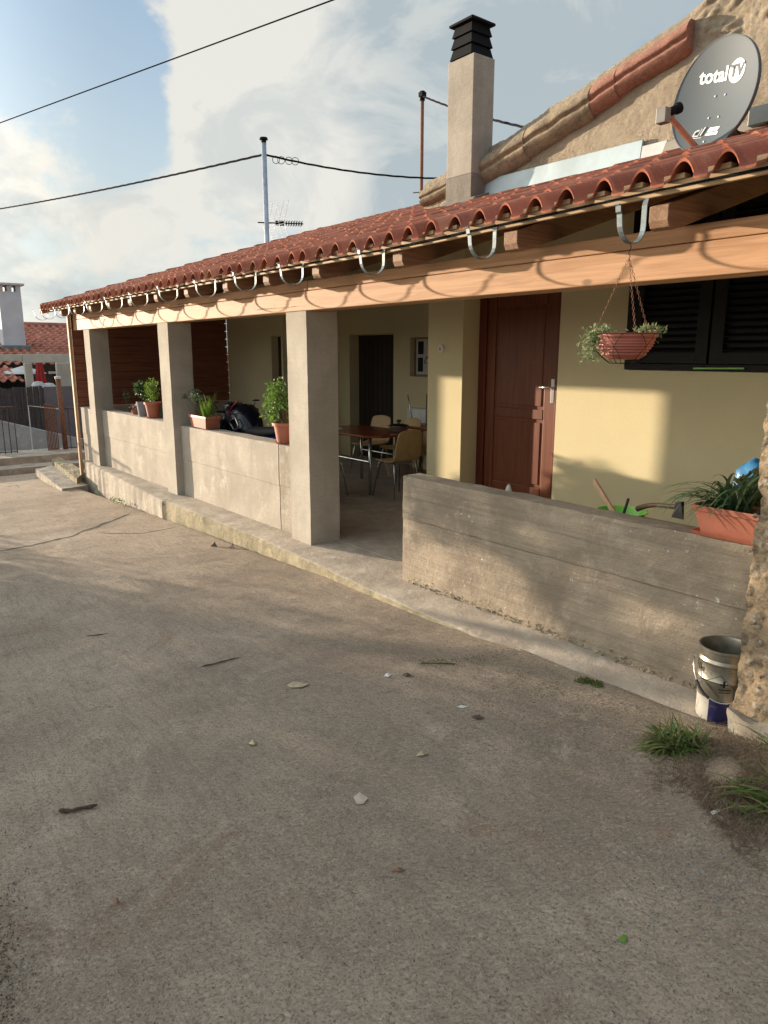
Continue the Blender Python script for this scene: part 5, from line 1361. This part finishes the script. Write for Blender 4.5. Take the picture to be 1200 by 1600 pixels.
rf = far_tiles(-2.6, 9, -18.2, 1.42, -24., zr2, 'r').build('roof', 'tile_far', nh, smooth=False)
m = MB(); m.tube([(-24.1, -2.6, zr2 + .05), (-24.1, 9, zr2 + .02)], .12, 10); m.build('ridge', 'tile_far', rf)
m = MB(); m.box((-24., -2.6, zr2 - .15), (-23.9, 9, zr2)); m.build('roof_back', 'tile_far', rf)
yl = yz(47, 575, -17.2)[1]
far_tiles(-2.6, yz(45, 575, -17.)[0], -16.6, .98, -18.1, 1.36, 'lr').build('lower_roof', 'tile_far', nh, smooth=False)
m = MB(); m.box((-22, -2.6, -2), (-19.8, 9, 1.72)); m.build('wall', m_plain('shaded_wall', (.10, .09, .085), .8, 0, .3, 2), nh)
m = MB(); yy0 = yz(35, 560, -16.)[0]
m.box((-16.1, -2.6, 1.55), (-16, yy0 - .005, 1.72)); m.box((-16.12, yy0, 1.50), (-15.99, 6, 1.735)); m.build('pergola_beam', 'cream', nh, bevel=.01)
for px_, w_ in ((45, .10), (92, .06), (104, .16)):
    yc_ = yz(px_, 590, -16.6)[0]; m = MB(); m.box((-16.65, yc_ - w_, -1.5), (-16.5, yc_ + w_, 1.49)); m.build('column', 'cream', nh, bevel=.02)
for px_, z_ in ((98, 1.15), (112, .8)):
    yc_ = yz(px_, 590, -18)[0]; m = MB(); m.box((-18.2, yc_ - .35, z_), (-18.1, yc_ + .5, z_ + .07)); m.build('ledge', 'cream', nh)
# window on the shaded wall
for px_ in (15, 110):
    yc_ = yz(px_, 600, -19.8)[0]; m = MB(); m.box((-19.79, yc_ - .5, .2), (-19.76, yc_ + .5, 1.2)); m.build('window', 'shutter', nh)
a = at(18, 500, 0, -20.5)
cw = MB(); yc0, yc1 = yz(2, 500, -20.2)[0], yz(37, 500, -20.2)[0]; zt_ = yz(18, 446, -20.2)[1]
def zroof(X_): return 1.42 + RS * (-18.2 - X_)
cw.box((-20.9, yc0, zroof(-20.2) - .4), (-20.2, yc1, zt_ - .18)); 
for (ya_, yb2) in ((yc0, yc0 + .14), (yc1 - .14, yc1), ((yc0 + yc1) / 2 - .07, (yc0 + yc1) / 2 + .07)): cw.box((-20.9, ya_, zt_ - .18), (-20.2, yb2, zt_))
c1 = cw.build('chimney_stack', m_plain('pale_chimney_paint', (.50, .50, .53), .8, 0, .08, 2), nh, bevel=.015)
m = MB(); m.box((-21., yc0 - .1, zt_ + .002), (-20.1, yc1 + .1, zt_ + .07)); m.build('chimney_cap', 'lightgrey', c1, bevel=.01)
m = MB(); m.box((-20.95, yc0 - .1, zroof(-20.2) - .1), (-20.02, yc1 + .12, zroof(-20.2) + .13)); m.build('chimney_flashing', 'zinc', c1, bevel=.02)
# closed red parasol
a = at(65, 606, 0, -17.0); b0 = at(65, 567, 0, -17.).z
rpz = empty('closed_parasol', (a.x, a.y, -1), 'closed dark red parasol in front of the neighbouring house', 'parasol')
m = MB(); K = 20
def pf(u, v):
    t = u; r_ = (.05 + .11 * t - .05 * max(0, t - .75) * 4 * .6) * (1 + .18 * math.cos(v * 8)); return (a.x + r_ * math.cos(v), a.y + r_ * math.sin(v), b0 + .25 - (b0 + .25 - (a.z - .15)) * t)
m.grid(pf, [i / 12 for i in range(13)], [2 * math.pi * i / 48 for i in range(49)]); m.build('canopy', 'redcloth', rpz, smooth=True)
m = MB(); m.tube([(a.x, a.y, -1), (a.x, a.y, b0 + .3)], .03, 8); m.build('pole', 'lightgrey', rpz)
for i, (px_, w_, h_) in enumerate(((60, .20, .16), (76, .22, .12))):
    q = at(px_, 606, 0, -16.2); m = MB(); m.lathe([(0, -.9), (w_, -.9), (w_ * 1.0, -.2), (w_ * 1.1, .0), (w_ * .6, h_), (0, h_ + .02)], q, 12)
    tag(m.build('plastic_chair', 'lightgrey', loc=(q.x, q.y, q.z - .9)), ['pale covered garden seat left below the red parasol', 'pale covered garden seat right below the red parasol'][i], 'garden seat')
# pale tilted parasol / awning left of column
q0 = at(22, 583, 0, -17.4); q1 = at(55, 575, 0, -17.4)
m = MB(); c_ = Vector((-17.6, (q0.y + q1.y) / 2, q0.z - .02)); m.lathe([(0, .22), (.55, .05), (.62, .0), (.6, -.01), (0, .19)], c_, 16, 1, 1); pw = m.build('pale_parasol', 'lightgrey', loc=(c_.x, c_.y, -1)); tag(pw, 'low pale open parasol beside the white pergola column', 'parasol')
m = MB(); m.tube([(c_.x, c_.y, -1), (c_.x, c_.y, c_.z + .2)], .03, 8); m.build('pole', 'lightgrey', pw, local=False) if False else None

# ------------------------------------------------------------------ grass, moss, litter
def gpos(px, py, dz=0):
    p = at(px, py, 2, .0); 
    for _ in range(4): p = at(px, py, 2, gfull(p.x, p.y))
    return Vector((p.x, p.y, gfull(p.x, p.y) + dz))
tf = MB(); c_ = gpos(1062, 1172)
for i in range(420):
    a = random.uniform(0, 6.28); r_ = random.random() ** .7; p = gpos(1060 + math.cos(a) * r_ * 38, 1166 + math.sin(a) * r_ * 14)
    tf.blade(p, (random.gauss(0, .7) - .3, random.gauss(0, .7) - .2, random.uniform(.25, .9)), random.uniform(.06, .17), random.uniform(.006, .012), random.uniform(.4, 1.1))
tag(tf.build('grass_tuft', 'grass', loc=c_), 'green grass tuft at the foot of the bucket', 'grass tuft')
tf = MB(); c_ = gpos(1190, 1260)
for i in range(34):
    p = gpos(random.uniform(1180, 1240), random.uniform(1225, 1290))
    tf.blade(p, (-.75 + random.gauss(0, .3), -.35 + random.gauss(0, .3), random.uniform(.2, .8)), random.uniform(.10, .24), random.uniform(.009, .016), random.uniform(.4, 1.0))
tag(tf.build('grass_tuft', 'grass', loc=c_), 'long broad grass blades in front of the pillar at the right edge', 'grass tuft')
tf = MB(); c_ = gpos(1195, 1165)
for i in range(14):
    p = gpos(random.uniform(1190, 1230), random.uniform(1160, 1190)); tf.blade(p + Vector((0, 0, .01)), (-.7 + random.gauss(0, .2), -.2 + random.gauss(0, .2), random.uniform(.4, .9)), random.uniform(.10, .17), .010, .6)
tag(tf.build('grass_tuft', 'grass', loc=c_), 'few green blades leaning left right against the pillar base', 'grass tuft')
dg = MB()
for i in range(9000):
    px_ = random.gauss(1150, 60); py_ = random.gauss(1215, 62)
    if not (1005 < px_ < 1290 and 1110 < py_ < 1420): continue
    if py_ < 1150 and px_ < 1085: continue
    if (px_ - 1130) ** 2 / 30 ** 2 + (py_ - 1205) ** 2 / 22 ** 2 < 1: continue
    if py_ > 1240 and px_ < 1080 + (py_ - 1240) * .8: continue
    p = gpos(px_, py_); dg.blade(p, (random.gauss(0, 1), random.gauss(0, 1), random.uniform(.1, .8)), random.uniform(.02, .065), random.uniform(.0016, .0034), .6, 3)
tag(dg.build('dry_grass', 'drygrass'), kind='stuff')
ms = MB()
def moss_line(pts, n, sp_, mb, s0=.006, s1=.014):
    for _ in range(n):
        i = random.randrange(len(pts) - 1); t = random.random(); px_ = pts[i][0] + (pts[i + 1][0] - pts[i][0]) * t + random.gauss(0, sp_); py_ = pts[i][1] + (pts[i + 1][1] - pts[i][1]) * t + random.gauss(0, sp_ * .4)
        p = gpos(px_, py_)
        mb.leaf(p, (random.gauss(0, 1), random.gauss(0, 1), random.uniform(.3, 1.5)), random.uniform(s0, s1) * 1.6, random.uniform(s0, s1))
moss_line([(905, 1062), (940, 1072)], 260, 5, ms); moss_line([(655, 1032), (700, 1036), (790, 1022)], 160, 8, ms, .004, .009)
for _ in range(2600):
    p = gpos(random.gauss(860, 95), random.gauss(1065, 28))
    if p.y > ke(p.x) - .012 or noise.noise(Vector((p.x * 6, p.y * 6, 3))) < .02: continue
    ms.leaf(p, (random.gauss(0, 1), random.gauss(0, 1), random.uniform(.1, .9)), random.uniform(.003, .009), random.uniform(.002, .005))
tag(ms.build('moss', 'moss'), kind='stuff')
wd_ = MB()
def weeds(px0, py0, px1, py1, n, s_):
    for _ in range(n):
        t = random.random(); p = gpos(px0 + (px1 - px0) * t + random.gauss(0, 3), py0 + (py1 - py0) * t + random.gauss(0, 2))
        wd_.leaf(p + Vector((0, 0, random.uniform(0, s_ * 2))), (random.gauss(0, 1), random.gauss(0, 1), random.uniform(0, 1.5)), s_, s_ * .7)
weeds(130, 757, 152, 770, 150, .035); weeds(172, 782, 200, 793, 60, .03)
tag(wd_.build('weeds', 'geranium'), kind='stuff')
pb = MB()
def pebble(mb, p, s_):
    q = [Vector((random.uniform(.6, 1), random.uniform(-.3, .3), .1)), Vector((random.uniform(-.3, .3), random.uniform(.6, 1), .1)), Vector((-random.uniform(.6, 1), random.uniform(-.3, .3), .1)), Vector((random.uniform(-.3, .3), -random.uniform(.6, 1), .1))]
    tt = Vector((random.uniform(-.3, .3), random.uniform(-.3, .3), random.uniform(.45, .8))); rz_ = Matrix.Rotation(random.uniform(0, 6.28), 3, 'Z')
    mb.add([p + rz_ @ (v * s_) for v in q] + [p + rz_ @ (tt * s_), p - Vector((0, 0, s_ * .4))], [(0, 1, 4), (1, 2, 4), (2, 3, 4), (3, 0, 4), (1, 0, 5), (2, 1, 5), (3, 2, 5), (0, 3, 5)])
for _ in range(5200):
    x = random.uniform(-2, 5.3); y = random.uniform(-3.6, -.5); pebble(pb, Vector((x, y, gfull(x, y))), random.choice((.0014, .0018, .0022, .003, .0042)))
for _ in range(3200):
    p = gpos(random.gauss(880, 120), random.gauss(1085, 45) ); 
    if p.y < ke(p.x) - .01: pebble(pb, p, random.choice((.002, .003, .004, .006)))
for _ in range(1300): pebble(pb, gpos(random.gauss(1085, 75), random.gauss(1365, 42)), random.choice((.002, .003, .004, .005)))
for _ in range(250): pebble(pb, gpos(random.gauss(30, 30), random.gauss(1480, 70)), random.choice((.002, .003, .004)))
tag(pb.build('gravel', 'pebble'), kind='stuff')
lb_ = MB()
for _ in range(1500):
    if random.random() < .45: p = gpos(random.gauss(870, 160), random.gauss(1080, 60))
    else: p = gpos(random.uniform(-20, 1220), random.uniform(860, 1600))
    if p.y > ke(p.x) - .01: continue
    lb_.leaf(p + Vector((0, 0, .002)), (random.gauss(0, 1), random.gauss(0, 1), random.uniform(0, .25)), random.uniform(.004, .016), random.uniform(.0015, .005), nrm=(random.gauss(0, .3), random.gauss(0, .3), 1))
for _ in range(700):
    p = gpos(random.gauss(5, 22), random.gauss(1500, 90)); lb_.leaf(p + Vector((0, 0, .002)), (random.gauss(0, 1), random.gauss(0, 1), random.uniform(0, .4)), random.uniform(.005, .014), random.uniform(.002, .006))
tag(lb_.build('leaf_crumbs', 'litterbits'), kind='stuff')
def stick(name, a, b, r_, label, mt='twig', cat='twig', bark=True):
    m = MB(); A, B = gpos(*a, r_), gpos(*b, r_); n = 9; pts = []; rs_ = []
    for i in range(n):
        t = i / (n - 1); p = A.lerp(B, t) + Vector((random.gauss(0, r_ * .5), random.gauss(0, r_ * .5), abs(random.gauss(0, r_ * .3)))); pts.append(p); rs_.append(r_ * random.uniform(.6, 1.1) * (.5 if i in (0, n - 1) else 1))
    m.tube(pts, rs_, 7); return tag(m.build(name, mt, loc=A), label, cat)
stick('bark_stick', (90, 1272), (152, 1262), .0085, 'dark broken stick lying on the drive at the left')
stick('twig', (315, 1043), (372, 1029), .005, 'long dark twig lying in the middle of the drive')
stick('twig', (658, 1037), (712, 1038), .0035, 'thin dark twig near the end of the kerb')
stick('twig', (134, 995), (168, 991), .003, 'faint thin twig in the left half of the shaded drive')
def litter(name, pts, label, mt, cat='leaf', lift=.006):
    m = MB(); P = [gpos(x, y, .003 + (lift * (i % 2))) for i, (x, y) in enumerate(pts)]; c = sum(P, Vector()) / len(P); c.z += lift * .6
    n = len(P); m.add(P + [c], [(i, (i + 1) % n, n) for i in range(n)]); tag(m.build(name, mt, loc=P[0], solid=.0012), label, cat)
litter('fallen_leaf', [(448, 1072), (458, 1067), (484, 1069), (472, 1076), (455, 1075)], 'pale flat fallen leaf near the drive centre', 'paleleaf')
litter('fallen_leaf', [(388, 1163), (396, 1158), (402, 1162), (397, 1168)], 'small pale brown curled leaf left of the drive centre', 'paleleaf', lift=.01)
litter('fallen_leaf', [(650, 1182), (658, 1177), (671, 1178), (662, 1184)], 'curled tan leaf right of the drive centre', 'paleleaf', lift=.01)
litter('fallen_leaf', [(176, 1408), (182, 1405), (188, 1411), (183, 1416)], 'tiny orange brown leaf at the lower left', 'redleaf', lift=.006)
litter('fallen_leaf', [(613, 1361), (622, 1358), (634, 1361), (624, 1365)], 'small dark red leaf at the lower centre', 'redleaf', lift=.006)
litter('fallen_leaf', [(964, 1470), (974, 1461), (981, 1466), (976, 1476)], 'small green leaf at the lower right', 'geranium', lift=.002)
litter('stone_chip', [(552, 1247), (562, 1240), (575, 1248), (568, 1258), (558, 1258)], 'flat pinkish stone chip in the drive centre', 'slabchip', 'stone', .003)
litter('stone_chip', [(600, 1057), (605, 1053), (612, 1055), (607, 1060)], 'small white stone chip near the kerb end', 'lightgrey', 'stone', .005)
litter('stone_chip', [(628, 1055), (636, 1053), (644, 1056), (636, 1059)], 'small dark stone chip right of the white chip', 'twig', 'stone', .006)
litter('stone_chip', [(736, 1120), (748, 1119), (757, 1123), (745, 1126)], 'flat dark chip below the kerb end', 'twig', 'stone', .005)
litter('paper_scrap', [(1109, 1270), (1122, 1265), (1125, 1269), (1114, 1275)], 'white paper scrap on the ground in front of the grass', 'lightgrey', 'paper', .002)
litter('paper_scrap', [(713, 1105), (722, 1103), (732, 1105), (722, 1108)], 'pale paper strip on the drive below the kerb end', 'lightgrey', 'paper', .001)
litter('fallen_leaf', [(329, 854), (335, 850), (340, 855)], 'dark dead leaf by the kerb, left one of a close pair', 'twig', lift=.03)
litter('fallen_leaf', [(358, 856), (363, 853), (367, 858)], 'dark dead leaf by the kerb, right one of a close pair', 'twig', lift=.03)

# ------------------------------------------------------------------ trees out of frame that shade the drive (the low sun comes past them)
def tree(x, y, h, spread, n, seed, label, ls=.11, zlow=.2, sparse=False, off=(0, 0)):
    random.seed(seed); z0 = gz(x); root = empty('garden_tree', (x, y, z0), label, 'tree', 'trees beside the drive out of frame')
    m = MB(); m.tube([(x + off[0], y + off[1], z0 - .2), (x + off[0] + .05, y + off[1], z0 + h * .35), (x, y + .05, z0 + h * .62)], [.11, .08, .05], 10)
    tips = []
    for i in range(16):
        a = random.uniform(0, 6.28); t = random.uniform(.25, .6); b = Vector((x, y, z0 + h * t)); e = Vector((x + math.cos(a) * spread * random.uniform(.4, .95), y + math.sin(a) * spread * random.uniform(.4, .95), z0 + h * random.uniform(.68 if sparse else .35, 1.)))
        if sparse: b.z = z0 + h * random.uniform(.5, .65)
        m.tube([b, b.lerp(e, .5) + Vector((0, 0, .1)), e], [.035, .022, .008], 6); tips.append(e)
    m.build('trunk', 'bark', root, smooth=True)
    m = MB()
    cl_ = tips + [Vector((x + random.gauss(0, spread * .5), y + random.gauss(0, spread * .5), z0 + random.uniform(.66 if sparse else zlow, 1) * h)) for _ in range(10 if sparse else 26)]
    for _ in range(n):
        c = random.choice(cl_); rr = .095 if sparse else .38
        p = c + Vector((random.gauss(0, rr), random.gauss(0, rr), random.gauss(0, rr * .8)))
        if p.z < z0 + .05: continue
        m.leaf(p, (random.gauss(0, 1), random.gauss(0, 1), random.gauss(0, 1)), ls * random.uniform(.6, 1.3), ls * .6)
    m.build('crown', 'treeleaf', root)
# lateral coordinate of a point relative to the sun: Lc = x*cos(AZ) - y*sin(AZ)
def on_sun(Lc, dist, ref=(2.5, 0)):
    # point at distance dist up-sun whose lateral coordinate is Lc
    cx, cy = math.cos(AZ), math.sin(AZ); s_ = ref[0] * cy + ref[1] * cx - dist
    return (s_ * cy + Lc * cx, s_ * cx - Lc * cy)
for i, (Lc, dist, h, sp2, n, sp3) in enumerate([(3.4, 11.5, 2.05, 1.0, 9000, False), (5.0, 11.0, 2.2, 1.1, 9000, False), (6.7, 11.5, 2.3, 1.2, 9000, False), (2.15, 13.0, 2.15, .55, 3600, False), (.95, 10.0, 2.65, .7, 1700, True), (8.7, 12., 2.5, 1.3, 9000, False)]):
    x, y = on_sun(Lc, dist)
    tree(x, y, h, sp2, n, 40 + i, ['leafy garden tree first from the drive edge', 'leafy garden tree second from the drive edge', 'leafy garden tree third from the drive edge', 'narrow young garden tree nearest the porch', 'sparse twiggy garden tree farthest from the camera', 'broad garden tree farthest from the porch'][i], sparse=sp3, off=(1.5 * math.cos(AZ), -1.5 * math.sin(AZ)) if sp3 else (0, 0))
